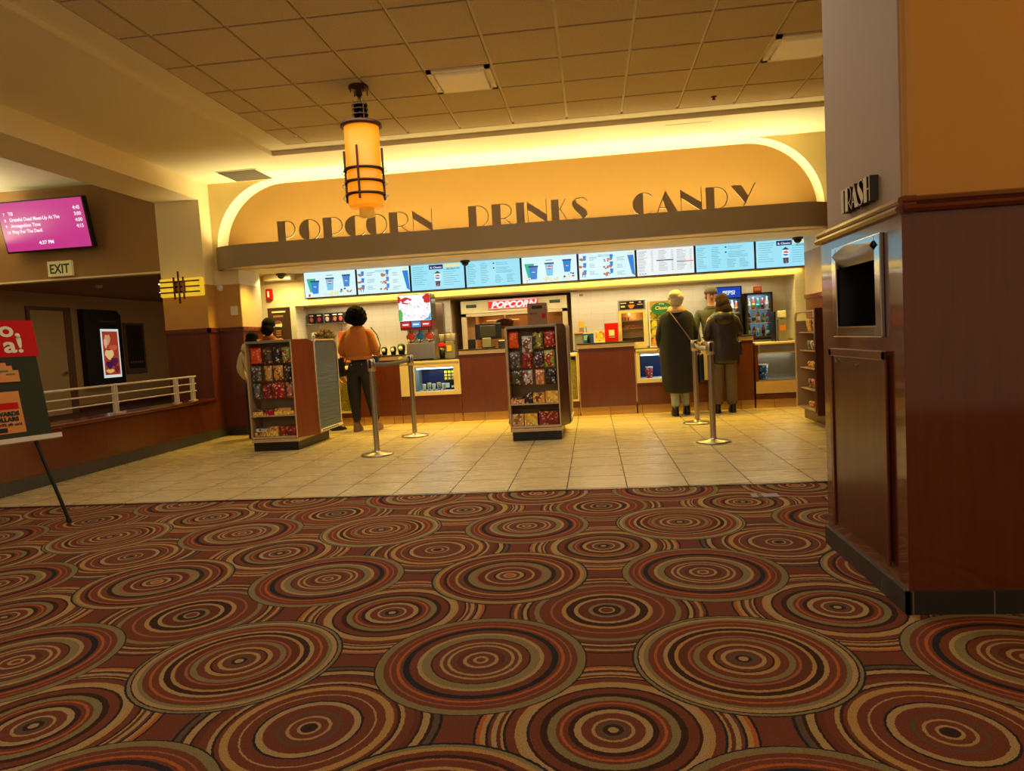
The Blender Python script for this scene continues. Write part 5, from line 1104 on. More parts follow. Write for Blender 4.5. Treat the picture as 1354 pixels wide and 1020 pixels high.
# chips rack beside the warmer
t = thing('chip_rack', 'tall clear chip rack with green round sign beside the man in the coat', 'display rack', (1.0, 10.8, 0.937))
b = MB(); b.box(0.84, 0.86, 10.70, 10.88, 0.937, 1.62, WHITE); b.box(1.20, 1.22, 10.70, 10.88, 0.937, 1.62, WHITE); b.box(.86, 1.20, 10.86, 10.88, .937, 1.62, TAN); b.box(.86, 1.2, 10.70, 10.86, .937, .96, WHITE)
for z in (1.09, 1.22, 1.35): b.box(.86, 1.20, 10.74, 10.86, z - .008, z, WHITE)
b.build('rack_frame', t)
b = MB(); b.prism([(1.03 + .15 * cos(a), 1.50 + .095 * sin(a)) for a in [k * pi / 14 for k in range(28)]], 10.69, 10.70, M('teal_sign', (40, 120, 96), 0.4, var=0.1)); b.text('Classic', 1.03, 10.688, 1.49, 0.07, CREAMW, 'CENTER', 0.002, 0.001, 0.2); b.text('STYLE', 1.03, 10.688, 1.56, 0.03, CREAMW, 'CENTER', 0.002, 0.0005); b.build('round_sign', t)
for rn, z in (('bottom', .962), ('lower', 1.092), ('upper', 1.222), ('top', 1.352)):
    for i in range(3):
        c = 'orange' if (z < 1 and i) else ('yellow' if (i + int(z * 100)) % 2 else 'green and red')
        b = bag_mb(.105, .13, .06, pack_mat('chips_%s' % ('a' if z < 1 else 'b' if i % 2 else 'c'), ((236, 160, 60) if z < 1 else (240, 206, 70)), ((226, 120, 50) if z < 1 else (150, 160, 50)), (250, 240, 150), i), i * 3 + int(z * 10)); b.xf(lambda v: v + Vector((.92 + i * .105, 10.78, z)))
        tag(b.build('chip_bag'), 'yellow chip bag, %s of the %s row in the clear chip rack' % (('left', 'middle', 'right')[i], rn), 'chip bag', 'chip bags')
# fridges with bottles
def fridge(x0, x1, y0, y1, z0, z1, label, head, n):
    t = thing('drinks_fridge', label, 'fridge', ((x0 + x1) / 2, (y0 + y1) / 2, z0)); hh = 0.16 if head else 0.0
    b = MB(); b.box(x0, x0 + .025, y0, y1, z0, z1, BLACK); b.box(x1 - .025, x1, y0, y1, z0, z1, BLACK); b.box(x0, x1, y0, y1, z1 - .025 - hh, z1, BLACK); b.box(x0, x1, y0, y1, z0, z0 + .05, BLACK); b.box(x0, x1, y1 - .02, y1, z0, z1, DKGREY); b.build('cabinet', t, bevel=.003)
    b = MB(); b.box(x0 + .025, x1 - .025, y1 - .03, y1 - .02, z0 + .05, z1 - .03 - hh, EM('fridge_back', (130, 160, 190), 0.45)); b.build('lit_liner', t)
    if head:
        b = MB(); b.box(x0 + .02, x1 - .02, y0 - .012, y0, z1 - .17, z1 - .015, EM('fridge_header', (20, 70, 190), 0.9)); b.text('PEPSI', (x0 + x1) / 2 + .03, y0 - .014, z1 - .125, 0.085, EM('fridge_text', (230, 240, 250), 1), 'CENTER', .002, .002, 0.15); b.build('header', t)
    b = MB()
    for a in ((x0 + .02, x0 + .04, z0 + .04, z1 - hh - .02), (x1 - .04, x1 - .02, z0 + .04, z1 - hh - .02)): b.box(a[0], a[1], y0 - .01, y0, a[2], a[3], DKGREY)
    b.box(x0 + .02, x1 - .02, y0 - .01, y0, z0 + .03, z0 + .055, DKGREY); df_ = b.build('door_frame', t)
    b = MB(); b.box(x0 + .04, x1 - .04, y0 - .006, y0 - .002, z0 + .055, z1 - hh - .03, GLASS); b.build('glass_door', df_)
    zs = [z0 + .055 + k * (z1 - hh - .05 - z0 - .055) / 3 for k in range(3)]
    for z in zs[1:]: b = MB(); b.box(x0 + .03, x1 - .03, y0 + .03, y1 - .03, z - .008, z, WHITE); b.build('shelf', t)
    cols = [((70, 130, 80), (220, 225, 215)), ((176, 40, 36), (190, 160, 60)), ((226, 200, 150), (90, 170, 190)), ((200, 90, 40), (60, 60, 60))]
    m = int((x1 - x0 - .08) / .062); proto = None
    for k, z in enumerate(zs):
        nm = ('bottom', 'middle', 'top')[k]
        for i in range(m):
            ca = cols[(i + k) % 4]; xx = x0 + .07 + i * (x1 - x0 - .14) / (m - 1)
            h = .17 + .02 * ((i * 7 + k) % 3 == 0)
            o = bpy.data.objects.new('drink_bottle', None); bpy.data.objects.remove(o)
            tt = thing('drink_bottle', 'small drink bottle on the %s shelf of the %s fridge' % (nm, n), 'bottle', (xx, y0 + .07, z), 'bottles on the %s shelf of the %s fridge' % (nm, n))
            b = MB(); b.lathe([(0.024, 0), (0.027, .01), (0.027, h * .6), (0.011, h * .82), (0.011, h * .9)], (xx, y0 + .07, z), M('bottle_%d' % ((i + k) % 4), ca[0], 0.15), 12); bb_ = b.build('bottle_body', tt)
            b = MB(); b.lathe([(0.0278, h * .2), (0.0278, h * .5)], (xx, y0 + .07, z), M('blabel_%d' % ((i + k * 2) % 4), cols[(i + k * 2) % 4][1], 0.4), 12); b.build('bottle_label', bb_)
            b = MB(); b.lathe([(0.0125, h * .9), (0.0125, h)], (xx, y0 + .07, z), WHITE, 10); b.build('cap', bb_)
    b = None
    area('fridge_lamp', ((x0 + x1) / 2, y0 + .03, z1 - hh - .035), (20, 0, 0), x1 - x0 - .1, .03, (220, 235, 255), 1.6)
fridge(1.82, 2.28, 11.17, 11.48, 0.957, 1.79, 'black drinks fridge with blue lit header behind the couple', True, 'left')
fridge(2.32, 2.73, 11.17, 11.46, 0.957, 1.67, 'black drinks fridge without header, right of the blue topped one', False, 'right')
b = MB(); b.rbox(2.46, 2.58, 11.2, 11.24, 1.672, 1.775, M('orange_tag', (200, 84, 30), .5), .004); b.box(2.475, 2.565, 11.197, 11.2, 1.70, 1.75, M('orange_tag2', (226, 150, 90), .5)); tag(b.build('small_sign'), 'small orange card sign standing on the right fridge', 'sign')
t = thing('napkin_dispenser', 'white topped dispenser with orange label right of the fridges', 'dispenser', (2.72, 10.75, 0.93)); b = MB(); b.rbox(2.68, 2.80, 10.70, 10.82, 0.93, 1.25, GREYP, .006); b.build('body', t); b = MB(); b.rbox(2.69, 2.79, 10.68, 10.78, 1.27, 1.37, WHITE, .01); b.box(2.72, 2.76, 10.72, 10.76, 1.25, 1.27, STEEL); b.build('top', t); b = MB(); b.box(2.70, 2.78, 10.694, 10.70, 1.08, 1.16, ORANGE); b.build('label', t)
b = MB(); b.rbox(2.60, 2.625, 10.60, 10.80, 0.93, 1.36, BLACK, .004); tag(b.build('cup_divider'), 'thin black upright board left of the white topped dispenser', 'board')
# things in the cases
def tub(x, y, z, r, h, cm, label, lidm=WHITE, cat='tub', name='popcorn_tub'):
    t = thing(name, label, cat, (x, y, z)); b = MB(); b.lathe([(r * .82, 0), (r, h)], (x, y, z), cm, 24); b.build('tub_body', t); b = MB(); b.lathe([(r * 1.03, h), (r * 1.03, h + .012), (r * .9, h + .014)], (x, y, z), lidm, 24); b.build('rim', t)
tub(2.41, 10.56, 0.40, 0.075, 0.20, pack_mat('blue_tub', (24, 84, 190), (40, 110, 210), (220, 235, 245), 2), 'big blue popcorn tub in the steel cabinet')
tub(0.80, 10.55, 0.50, 0.055, 0.15, pack_mat('red_tub', (190, 24, 30), (210, 50, 40), (240, 220, 180), 3), 'red popcorn tub with white rim in the case behind the coat')
for i in range(5): tub(-2.56 + i * .075, 10.52 + .02 * (i % 2), 0.47, 0.03, 0.09 + .015 * (i % 2), pack_mat('cup_%d' % (i % 2), ((200, 190, 140), (170, 180, 160))[i % 2], (230, 210, 90), (60, 60, 60), i), ('leftmost', 'second', 'third', 'fourth', 'fifth')[i] + ' small pale cup in the lit case under the slush machine', YELLOW if i % 2 else WHITE, 'cup', 'small_cup')
t = thing('price_board', 'black board with yellow squares standing in the lit case', 'sign', (-2.18, 10.6, .47)); b = MB(); b.box(-2.27, -2.08, 10.62, 10.64, .47, .80, BLACK); b.build('panel', t); b = MB()
for i in range(3):
    for j in range(3): b.box(-2.26 + j * .055, -2.22 + j * .055, 10.616, 10.62, .62 + i * .05, .655 + i * .05, YELLOW)
b.box(-2.25, -2.19, 10.616, 10.62, .50, .57, CREAMW); b.box(-2.16, -2.10, 10.616, 10.62, .50, .53, CREAMW); b.build('print', t)
# left corner: dark poster on the counter, wall shelf with buckets
t = thing('counter_poster', 'dark upright drink poster standing on the counter behind the left rack', 'poster', (-4.80, 10.62, 1.04)); b = MB(); b.rbox(-4.99, -4.63, 10.61, 10.63, 1.04, 1.87, M('poster_brown', (58, 34, 26), 0.4, var=0.2), .004); b.build('board', t)
b = MB(); PR = M('poster_red', (196, 44, 40), .4); q = 10.606
b.prism([(-4.83 + .065 * cos(a), 1.60 + .065 * sin(a)) for a in [k * pi / 12 for k in range(24)]], q, q + .003, CREAMW); b.prism(arc(-4.83, 1.60, .063, 170, 20, 12), q - .002, q, PR); b.prism(arc(-4.83, 1.60, .063, 200, 330, 12), q - .002, q, NAVY)
b.box(-4.92, -4.70, q, q + .003, 1.79, 1.815, CREAMW); b.box(-4.90, -4.74, q, q + .003, 1.72, 1.75, M('poster_tan', (150, 110, 80), .5)); b.prism([(-4.96, 1.22), (-4.76, 1.24), (-4.74, 1.36), (-4.95, 1.38)], q, q + .003, M('poster_rust', (120, 44, 30), .5))
for i in range(3): b.box(-4.87, -4.79, q, q + .003, 1.43 + i * .035, 1.45 + i * .035, M('poster_tan', (150, 110, 80), .5))
b.build('print', t)
t = thing('wall_shelf', 'steel wall shelf in the rear left corner', 'shelf', (-4.35, 11.4, 1.50)); b = MB(); b.box(-4.66, -4.02, 11.32, 11.495, 1.60, 1.615, STEEL); b.build('board', t); b = MB(); b.box(-4.5, -4.48, 11.38, 11.40, 1.40, 1.60, STEEL); b.box(-4.1, -4.08, 11.38, 11.40, 1.40, 1.60, STEEL); b.build('bracket', t)
for i, (xx, c) in enumerate(((-4.59, 'black'), (-4.46, 'dark purple'), (-4.32, 'silver'), (-4.19, 'brown'), (-4.09, 'black'))):
    b = MB(); b.prism([(xx - .042, 1.616), (xx + .042, 1.616), (xx + .054, 1.78), (xx - .054, 1.78)], 11.36, 11.43, M('bucket_black', (30, 22, 22), .4)); b.prism([(xx + .03 * cos(a), 1.68 + .04 * sin(a)) for a in [k * pi / 5 for k in range(10)]], 11.352, 11.36, M('bucket_print_%s' % c[:4], {'dark': (170, 40, 80), 'silv': (226, 190, 170)}.get(c[:4], (200, 100, 70)), .4)); b.box(xx - .035, xx + .035, 11.352, 11.36, 1.735, 1.755, CREAMW); tag(b.build('popcorn_bucket', bevel=.004), 'dark printed bucket, %s on the wall shelf' % (('leftmost', 'second from left', 'middle one', 'fourth from left', 'rightmost')[i]), 'bucket', 'buckets on the wall shelf')
t = thing('labelled_container', 'white container with blue label on the counter behind the left rack', 'container', (-4.45, 11.3, .955)); b = MB(); b.rbox(-4.55, -4.36, 11.22, 11.38, .955, 1.46, WHITE, .01); b.build('body', t); b = MB(); b.box(-4.54, -4.37, 11.214, 11.22, 1.35, 1.42, M('cyan_label', (80, 160, 180), .4)); b.build('label', t)
b = MB(); b.rbox(-4.12, -3.9, 11.25, 11.42, .955, 1.46, M('orange_tray', (206, 96, 40), .5, var=.1), .01); tag(b.build('tray_stack'), 'orange stack of trays at the rear left wall', 'trays')
# flattened note on the carpet
b = MB(); b.box(1.04, 1.22, 4.96, 5.06, 0.0005, 0.006, M('grey_floor_marker', (130, 120, 116), .4, var=.3, scale=40)); b.box(1.08, 1.11, 4.958, 5.062, 0.006, 0.008, DKGREY); tag(b.build('floor_plate'), 'small grey plate lying on the carpet near the tile edge', 'plate')

# ================================================================== PEOPLE
def skin(name, nodes, edges, mat, parent, T, sub=2, root=None):
    me = bpy.data.meshes.new(name); ks = list(nodes); ix = {k: i for i, k in enumerate(ks)}; org = wloc(parent)
    me.from_pydata([tuple(T(Vector(nodes[k][:3])) - org) for k in ks], [(ix[a], ix[c]) for a, c in edges], [])
    me.materials.append(mat); me.skin_vertices or me.attributes
    o = bpy.data.objects.new(name, me); COL.objects.link(o); o.parent = parent
    bm = bmesh.new(); bm.from_mesh(me); lay = bm.verts.layers.skin.verify(); bm.verts.ensure_lookup_table()
    for i, k in enumerate(ks):
        n = nodes[k]; bm.verts[i][lay].radius = (n[3], n[4] if len(n) > 4 else n[3]); bm.verts[i][lay].use_root = (i == 0)
    bm.to_mesh(me); bm.free()
    m = o.modifiers.new('skin', 'SKIN'); m.use_smooth_shade = True; m.branch_smoothing = 0.6
    q = o.modifiers.new('sub', 'SUBSURF'); q.levels = sub; q.render_levels = sub
    return o
def loft(mb, rings, mat, seg=28, cap=True, wob=0.0, seed=0):
    """rings: (cx, cy, z, rx, ry)"""
    r = random.Random(seed); ph = [r.uniform(0, 6.28) for _ in range(4)]; vs = []; fs = []
    for j, (cx, cy, z, rx, ry) in enumerate(rings):
        for i in range(seg):
            a = 2 * pi * i / seg; k = 1 + wob * (sin(5 * a + ph[0] + j * .35) * .6 + sin(9 * a + ph[1] - j * .5) * .4)
            p = 2.4; ca, sa = cos(a), sin(a); den = (abs(ca) ** p + abs(sa) ** p) ** (1 / p)
            vs.append((cx + rx * k * ca / den, cy + ry * k * sa / den, z))
    for j in range(len(rings) - 1):
        for i in range(seg): fs.append((j * seg + i, j * seg + (i + 1) % seg, (j + 1) * seg + (i + 1) % seg, (j + 1) * seg + i))
    if cap: fs += [list(range(seg))[::-1], list(range((len(rings) - 1) * seg, len(rings) * seg))]
    return mb.add(vs, fs, mat, True)
def person(label, loc, rz, H, skinm, arms, legs=None, lean=0.0, group=None, headturn=0.0):
    """arms: {side: (elbow, wrist)} in local units for a 1.7 m figure facing -y; returns thing, T, nodes"""
    s = H / 1.7; R = Matrix.Rotation(rz, 3, 'Z'); L = Vector(loc)
    def T(v):
        v = Vector(v) * s
        if lean and v.z > 0.93 * s: k = v.z - 0.93 * s; v = Vector((v.x, v.y - k * sin(lean), 0.93 * s + k * cos(lean)))
        return R @ v + L
    t = thing('person', label, 'person', loc, group)
    lg = legs or {-1: ((-.10, 0, .50), (-.11, .02, .09)), 1: ((.10, 0, .50), (.11, .02, .09))}
    n = {'pel': (0, 0, .95, .13, .10), 'wai': (0, 0, 1.08, .12, .09), 'che': (0, .0, 1.27, .14, .10), 'nb': (0, .01, 1.42, .065, .06), 'nk': (0, .0, 1.49, .055, .055), 'jaw': (0, -.015, 1.545, .062, .075), 'hd': (0, -.005, 1.61, .078, .095), 'tp': (0, 0, 1.665, .055, .07)}
    e = [('pel', 'wai'), ('wai', 'che'), ('che', 'nb'), ('nb', 'nk'), ('nk', 'jaw'), ('jaw', 'hd'), ('hd', 'tp')]
    for sd in (-1, 1):
        k = 'LR'[sd > 0]; el, wr = arms[sd]; kn, an = lg[sd]
        n['sh' + k] = (sd * .175, .01, 1.375, .06); n['el' + k] = (*el, .043); n['wr' + k] = (*wr, .026)
        d = (Vector(wr) - Vector(el)).normalized(); side = d.cross(Vector((0, 0, 1))); side = side.normalized() if side.length > .1 else Vector((1, 0, 0))
        pm = Vector(wr) + d * .075; n['pm' + k] = (*pm, .032, .018)
        e += [('che', 'sh' + k), ('sh' + k, 'el' + k), ('el' + k, 'wr' + k), ('wr' + k, 'pm' + k)]
        curl = Vector((0, -.3, -.6)) if abs(d.z) < .8 else Vector((0, -.5, 0))
        for f, (o_, ln) in enumerate(((-.03, .07), (-.01, .08), (.01, .075), (.03, .06))):
            a = pm + side * o_ + d * .03; c = a + d * ln * .55; g = c + (d + curl).normalized() * ln * .5
            n['f%d%s' % (f, k)] = (*a, .010); n['g%d%s' % (f, k)] = (*c, .009); n['h%d%s' % (f, k)] = (*g, .0075); e += [('pm' + k, 'f%d%s' % (f, k)), ('f%d%s' % (f, k), 'g%d%s' % (f, k)), ('g%d%s' % (f, k), 'h%d%s' % (f, k))]
        a = Vector(wr) + d * .03 + side * (-.03) * (1 if sd > 0 else -1); c = a + (d * .6 - side * (1 if sd > 0 else -1)).normalized() * .035; n['t0' + k] = (*a, .012); n['t1' + k] = (*(c + d * .02), .009); e += [('wr' + k, 't0' + k), ('t0' + k, 't1' + k)]
        n['hp' + k] = (sd * .095, 0, .88, .095, .09); n['kn' + k] = (*kn, .06); n['an' + k] = (*an, .04); n['to' + k] = (an[0] + sd * .02, an[1] - .15, .04, .035, .03)
        e += [('pel', 'hp' + k), ('hp' + k, 'kn' + k), ('kn' + k, 'an' + k), ('an' + k, 'to' + k)]
    n = {k: (v[0], v[1], v[2]) + tuple(q * s for q in v[3:]) for k, v in n.items()}
    skin('body', n, e, skinm, t, T)
    # face: eyes, nose, mouth, ears
    b = MB()
    for sd in (-1, 1): b = MB(); b.ball(T((sd * .03, -.092, 1.612)), .012 * s, WHITE, 10, 6); b.ball(T((sd * .03, -.101, 1.612)), .007 * s, BLACK, 8, 6); b.build('eye', t)
    b = MB(); b.ball(T((0, -.104, 1.585)), (.013 * s, .018 * s, .022 * s), skinm, 10, 6); b.build('nose', t)
    for sd in (-1, 1): b = MB(); b.ball(T((sd * .08, 0, 1.59)), (.012 * s, .02 * s, .03 * s), skinm, 10, 6); b.build('ear', t)
    b = MB(); b.ball(T((0, -.092, 1.548)), (.024 * s, .008 * s, .007 * s), M('lips', (150, 70, 60), .5), 10, 6); b.build('mouth', t)
    return t, T, s, n
def hair_blob(t, T, s, pts, mat, rough=0.12, seed=0, sub=14, name='hair'):
    """hair from overlapping lumps given as (x, y, z, rx, ry, rz)"""
    b = MB(); r = random.Random(seed)
    for (x, y, z, rx, ry, rz) in pts:
        c = T((x, y, z)); vs = []; k0 = len(b.v); b.ball(c, (rx * s, ry * s, rz * s), mat, sub, 10)
        for i in range(k0, len(b.v)):
            v = Vector(b.v[i]) - c; b.v[i] = tuple(c + v * (1 + r.uniform(-rough, rough)))
    return b.build(name, t, sub=1)
HAIRB = M('black_hair', (16, 12, 10), .9, spec=.1, var=.4, scale=60, bump=1.0, bscale=120); HAIRW = M('white_hair', (206, 190, 168), .65, var=.2, scale=50, bump=1.0, bscale=120, stretch=(4, 4, 1)); HAIRD = M('dark_brown_hair', (58, 38, 26), .8, spec=.15, var=.4, scale=50, bump=1.0, bscale=120, stretch=(5, 5, 1)); HAIRG = M('grey_blond_hair', (150, 124, 88), .7, var=.4, scale=50, bump=1.0, bscale=100)
ORS = M('orange_knit', (178, 100, 34), .85, var=.10, scale=30, bump=.6, bscale=90); JEAN = M('black_denim', (24, 22, 22), .8, var=.2, scale=20); COAT = M('black_coat_wool', (25, 22, 24), .85, var=.2, scale=15, bump=.4); PUFF = M('dark_brown_jacket', (42, 34, 36), .4, var=.3, scale=14, bump=.6, bscale=25)
KHAKI = M('olive_trousers', (104, 84, 58), .85, var=.1); LTJEAN = M('pale_blue_jeans', (150, 152, 136), .85, var=.12, scale=30); SHOEB = M('black_leather', (20, 17, 16), .35); SHOET = M('tan_leather', (128, 92, 60), .6, var=.1); STRAP = M('tan_leather_strap', (150, 116, 84), .5)
def shoes(t, T, s, an, mat, heel=.0):
    for sd in (-1, 1):
        a = an[sd]; b = MB(); q = T((a[0] + sd * .01, a[1] - .06, .045)); z0 = T((0, 0, 0)).z
        R = Matrix.Identity(3); loft(b, [(0, 0, .0, .048, .135), (0, 0, .02, .052, .14), (0, .01, .055, .048, .12), (0, .05, .09, .044, .075), (0, .065, .125, .042, .055)], mat, 18)
        f = T((a[0], a[1] - 1, 0)) - T((a[0], a[1], 0)); ang = math.atan2(f.x, -f.y); RR = Matrix.Rotation(ang, 3, 'Z'); b.xf(lambda v: RR @ (v * s) + Vector((q.x, q.y, z0 + .001))); b.build('shoe', t)
def arm_nodes(arms, sd, r0, r1, s, sh=(.18, .01, 1.385)):
    el, wr = arms[sd]; k = 'LR'[sd > 0]
    return {'c' + k: (sd * .10, .01, 1.36, r0 * s), 's' + k: (sd * sh[0], sh[1], sh[2] - .01, r0 * s), 'e' + k: (*el, (r0 * .62 + r1 * .38) * s), 'w' + k: (*(Vector(el).lerp(Vector(wr), .97)), r1 * s)}
def top_garment(name, t, T, s, arms, mat, rad, r0=.085, r1=.045, extra=None, zb=.95, sub=2, yb=0.0, shx=.18):
    nd = {'a': (0, yb, zb, rad[0] * s, rad[1] * s), 'b': (0, yb * .5, 1.10, rad[2] * s, rad[3] * s), 'c': (0, 0, 1.28, rad[4] * s, rad[5] * s), 'd': (0, .01, 1.40, .13 * s, .115 * s), 'n': (0, .01, 1.47, .085 * s, .085 * s)}
    ed = [('a', 'b'), ('b', 'c'), ('c', 'd'), ('d', 'n')]
    for sd in (-1, 1):
        an = arm_nodes(arms, sd, r0, r1, s, (shx, .01, 1.385 - (.18 - shx))); k = 'LR'[sd > 0]; an.pop('c' + k); nd.update(an); ed += [('c', 's' + k), ('s' + k, 'e' + k), ('e' + k, 'w' + k)]
    return skin(name, nd, ed, mat, t, T, sub)
def trousers(t, T, s, legs, mat, rh=.12, rk=.078, ra=.06, zt=1.0, cuff=.10, hw=.165):
    nd = {'a': (0, .0, zt, hw * .93 * s, .115 * s), 'p': (0, .01, .93, hw * s, .13 * s)}; ed = [('a', 'p')]
    for sd in (-1, 1):
        kn, an = legs[sd]; k = 'LR'[sd > 0]; nd['h' + k] = (sd * .10, .01, .84, rh * s, rh * .95 * s); nd['k' + k] = (*kn, rk * s); nd['m' + k] = (*Vector(kn).lerp(Vector(an), .5), (rk + ra) / 2 * s); nd['n' + k] = (an[0], an[1], cuff, ra * s)
        ed += [('p', 'h' + k), ('h' + k, 'k' + k), ('k' + k, 'm' + k), ('m' + k, 'n' + k)]
    return skin('trousers', nd, ed, mat, t, T)

# woman in the orange sweater (back to the camera)
arms = {-1: ((-.24, .03, 1.12), (-.20, -.20, 1.06)), 1: ((.24, .03, 1.12), (.22, -.22, 1.06))}
legs = {-1: ((-.13, .0, .50), (-.17, -.04, .09)), 1: ((.10, .01, .50), (.08, .04, .09))}
t, T, s, nn = person('woman seen from behind in orange sweater and black jeans at the counter', (-3.27, 9.72, 0), pi, 1.72, SKIND, arms, legs)
b = MB(); loft(b, [(0, 0, 1.03, .165, .135), (0, 0, 1.045, .185, .15), (0, .005, 1.12, .198, .16), (0, .005, 1.22, .195, .155), (0, .01, 1.30, .188, .145), (0, .01, 1.37, .165, .125), (0, .01, 1.42, .12, .105), (0, .01, 1.45, .09, .085), (0, .005, 1.475, .075, .075)], ORS, 32, True, .015, 6); b.xf(T); b.build('sweater', t, sub=1)
for sd in (-1, 1):
    an = arm_nodes(arms, sd, .078, .052, s, (.165, .01, 1.375)); k = 'LR'[sd > 0]; skin('sweater_sleeve', an, [('c' + k, 's' + k), ('s' + k, 'e' + k), ('e' + k, 'w' + k)], ORS, t, T)
b = MB(); loft(b, [(0, 0, 1.06, .16, .13), (0, 0, 1.045, .178, .146), (0, 0, 1.01, .18, .147), (0, 0, 1.0, .165, .13)], M('sweater_hem', (186, 110, 60), .8), 28); b.xf(T); b.build('hem', t)
trousers(t, T, s, legs, JEAN, .14, .095, .054, 1.03, .13, .185)
b = MB()
for sd in (-1, 1): b.ball(T((sd * .075, .148, .935)), .006, STEEL, 8, 6)
b.build('pocket_studs', t)
shoes(t, T, s, {-1: legs[-1][1], 1: legs[1][1]}, SHOET)
hair_blob(t, T, s, [(0, .01, 1.63, .135, .135, .115), (-.06, .04, 1.57, .10, .10, .10), (.07, .04, 1.58, .10, .10, .09), (0, .06, 1.66, .11, .10, .08), (0, .05, 1.54, .09, .09, .08)], HAIRB, .10, 3)
b = MB(); r = random.Random(8)
for i in range(170):
    a = r.uniform(0, 2 * pi); e_ = r.uniform(-.7, 1.5); d = Vector((cos(a) * cos(e_), sin(a) * cos(e_), sin(e_)))
    b.ball(T(Vector((0, .03, 1.615)) + Vector((d.x * .128, d.y * .13, d.z * .115))), r.uniform(.014, .026), HAIRB, 6, 5)
b.build('curls', t)
t2 = thing('handbag', 'black handbag on a strap at the hip of the woman in orange', 'bag', (-3.56, 9.70, .75))
b = MB(); b.rbox(-3.62, -3.50, 9.62, 9.78, .78, 1.06, BLACK, .03); b.rbox(-3.64, -3.60, 9.66, 9.74, .70, .90, BLACK, .015); b.build('bag_body', t2, sub=1)
b = MB(); b.tube([(-3.5, 9.83, 1.04), (-3.54, 9.86, .95), (-3.57, 9.80, .88)], .008, BLACK); b.build('strap', t2)
t2 = thing('shoulder_bag', 'small dark shoulder bag at the right elbow of the woman in orange', 'bag', (-2.96, 9.6, .95)); b = MB(); b.rbox(-3.03, -2.97, 9.58, 9.70, .90, 1.06, BLACK, .028); b.build('bag_body', t2, sub=1); b = MB(); b.tube([(-3.12, 9.86, 1.46), (-3.04, 9.87, 1.35), (-2.98, 9.80, 1.2), (-2.97, 9.7, 1.10)], .009, BLACK); b.build('strap', t2)

# man in the long dark coat
arms = {-1: ((-.235, .01, 1.10), (-.21, -.16, .94)), 1: ((.235, .01, 1.10), (.21, -.16, .94))}
legs = {-1: ((-.07, -.02, .48), (-.09, -.05, .09)), 1: ((.07, 0, .48), (.06, .08, .09))}
t, T, s, nn = person('white-haired person seen from behind in long dark coat with shoulder strap', (1.155, 9.98, 0), pi, 1.70, SKIN, arms, legs)
trousers(t, T, s, legs, LTJEAN, .10, .07, .062, .98, .10); shoes(t, T, s, {-1: legs[-1][1], 1: legs[1][1]}, SHOEB)
b = MB(); loft(b, [(-.03, 0, .30, .205, .17), (-.02, 0, .36, .235, .185), (0, 0, .60, .235, .18), (0, 0, .85, .245, .175), (0, 0, 1.05, .235, .165), (0, 0, 1.22, .235, .16), (0, .0, 1.34, .235, .145), (0, .0, 1.40, .215, .12), (0, .0, 1.44, .13, .095), (0, 0, 1.47, .08, .08)], COAT, 32, True, .025, 4); b.xf(T); b.build('coat', t, sub=1)
for sd in (-1, 1):
    an = arm_nodes(arms, sd, .074, .058, s, (.165, .01, 1.37)); k = 'LR'[sd > 0]; skin('coat_sleeve', an, [('c' + k, 's' + k), ('s' + k, 'e' + k), ('e' + k, 'w' + k)], COAT, t, T)
b = MB(); loft(b, [(0, .01, 1.41, .13, .12), (0, .01, 1.45, .12, .11), (0, .01, 1.49, .10, .09), (0, .01, 1.50, .085, .08)], M('tan_scarf', (196, 160, 116), .8, var=.2, scale=30), 24, True, .04, 2); b.xf(T); b.build('scarf', t)
hair_blob(t, T, s, [(0, .0, 1.625, .108, .118, .10), (0, .04, 1.57, .095, .085, .08), (.03, .06, 1.65, .07, .06, .05), (-.04, .05, 1.61, .07, .07, .06)], HAIRW, .06, 5)
b = MB(); pts = [(-.02, .14, 1.45), (.02, .172, 1.36), (.08, .185, 1.24), (.15, .185, 1.12), (.21, .165, 1.02), (.245, .12, .95)]
vs = []; 
for i, p in enumerate([(.12, .10, 1.45), (.07, .158, 1.38), (.0, .182, 1.27), (-.08, .19, 1.15), (-.15, .185, 1.04), (-.22, .165, .95)]):
    vs += [T((p[0] - .014, p[1], p[2] - .012)), T((p[0] + .014, p[1], p[2] + .012)), T((p[0] - .014, p[1] + .006, p[2] - .012)), T((p[0] + .014, p[1] + .006, p[2] + .012))]
b.add(vs, [f for i in range(5) for k in (i * 4,) for f in ((k, k + 1, k + 5, k + 4), (k + 2, k + 6, k + 7, k + 3), (k, k + 4, k + 6, k + 2), (k + 1, k + 3, k + 7, k + 5))], STRAP)
b.build('shoulder_strap', t)
t2 = thing('handbag', 'dark bag hanging at the right side of the person in the long coat', 'bag', (1.47, 10.0, .5)); b = MB(); b.rbox(1.42, 1.50, 9.94, 10.18, .44, .84, BLACK, .03); b.build('bag_body', t2); b = MB(); b.tube([(1.46, 9.98, .84), (1.45, 10.02, .98), (1.46, 10.12, .84)], .007, BLACK); b.build('strap', t2)

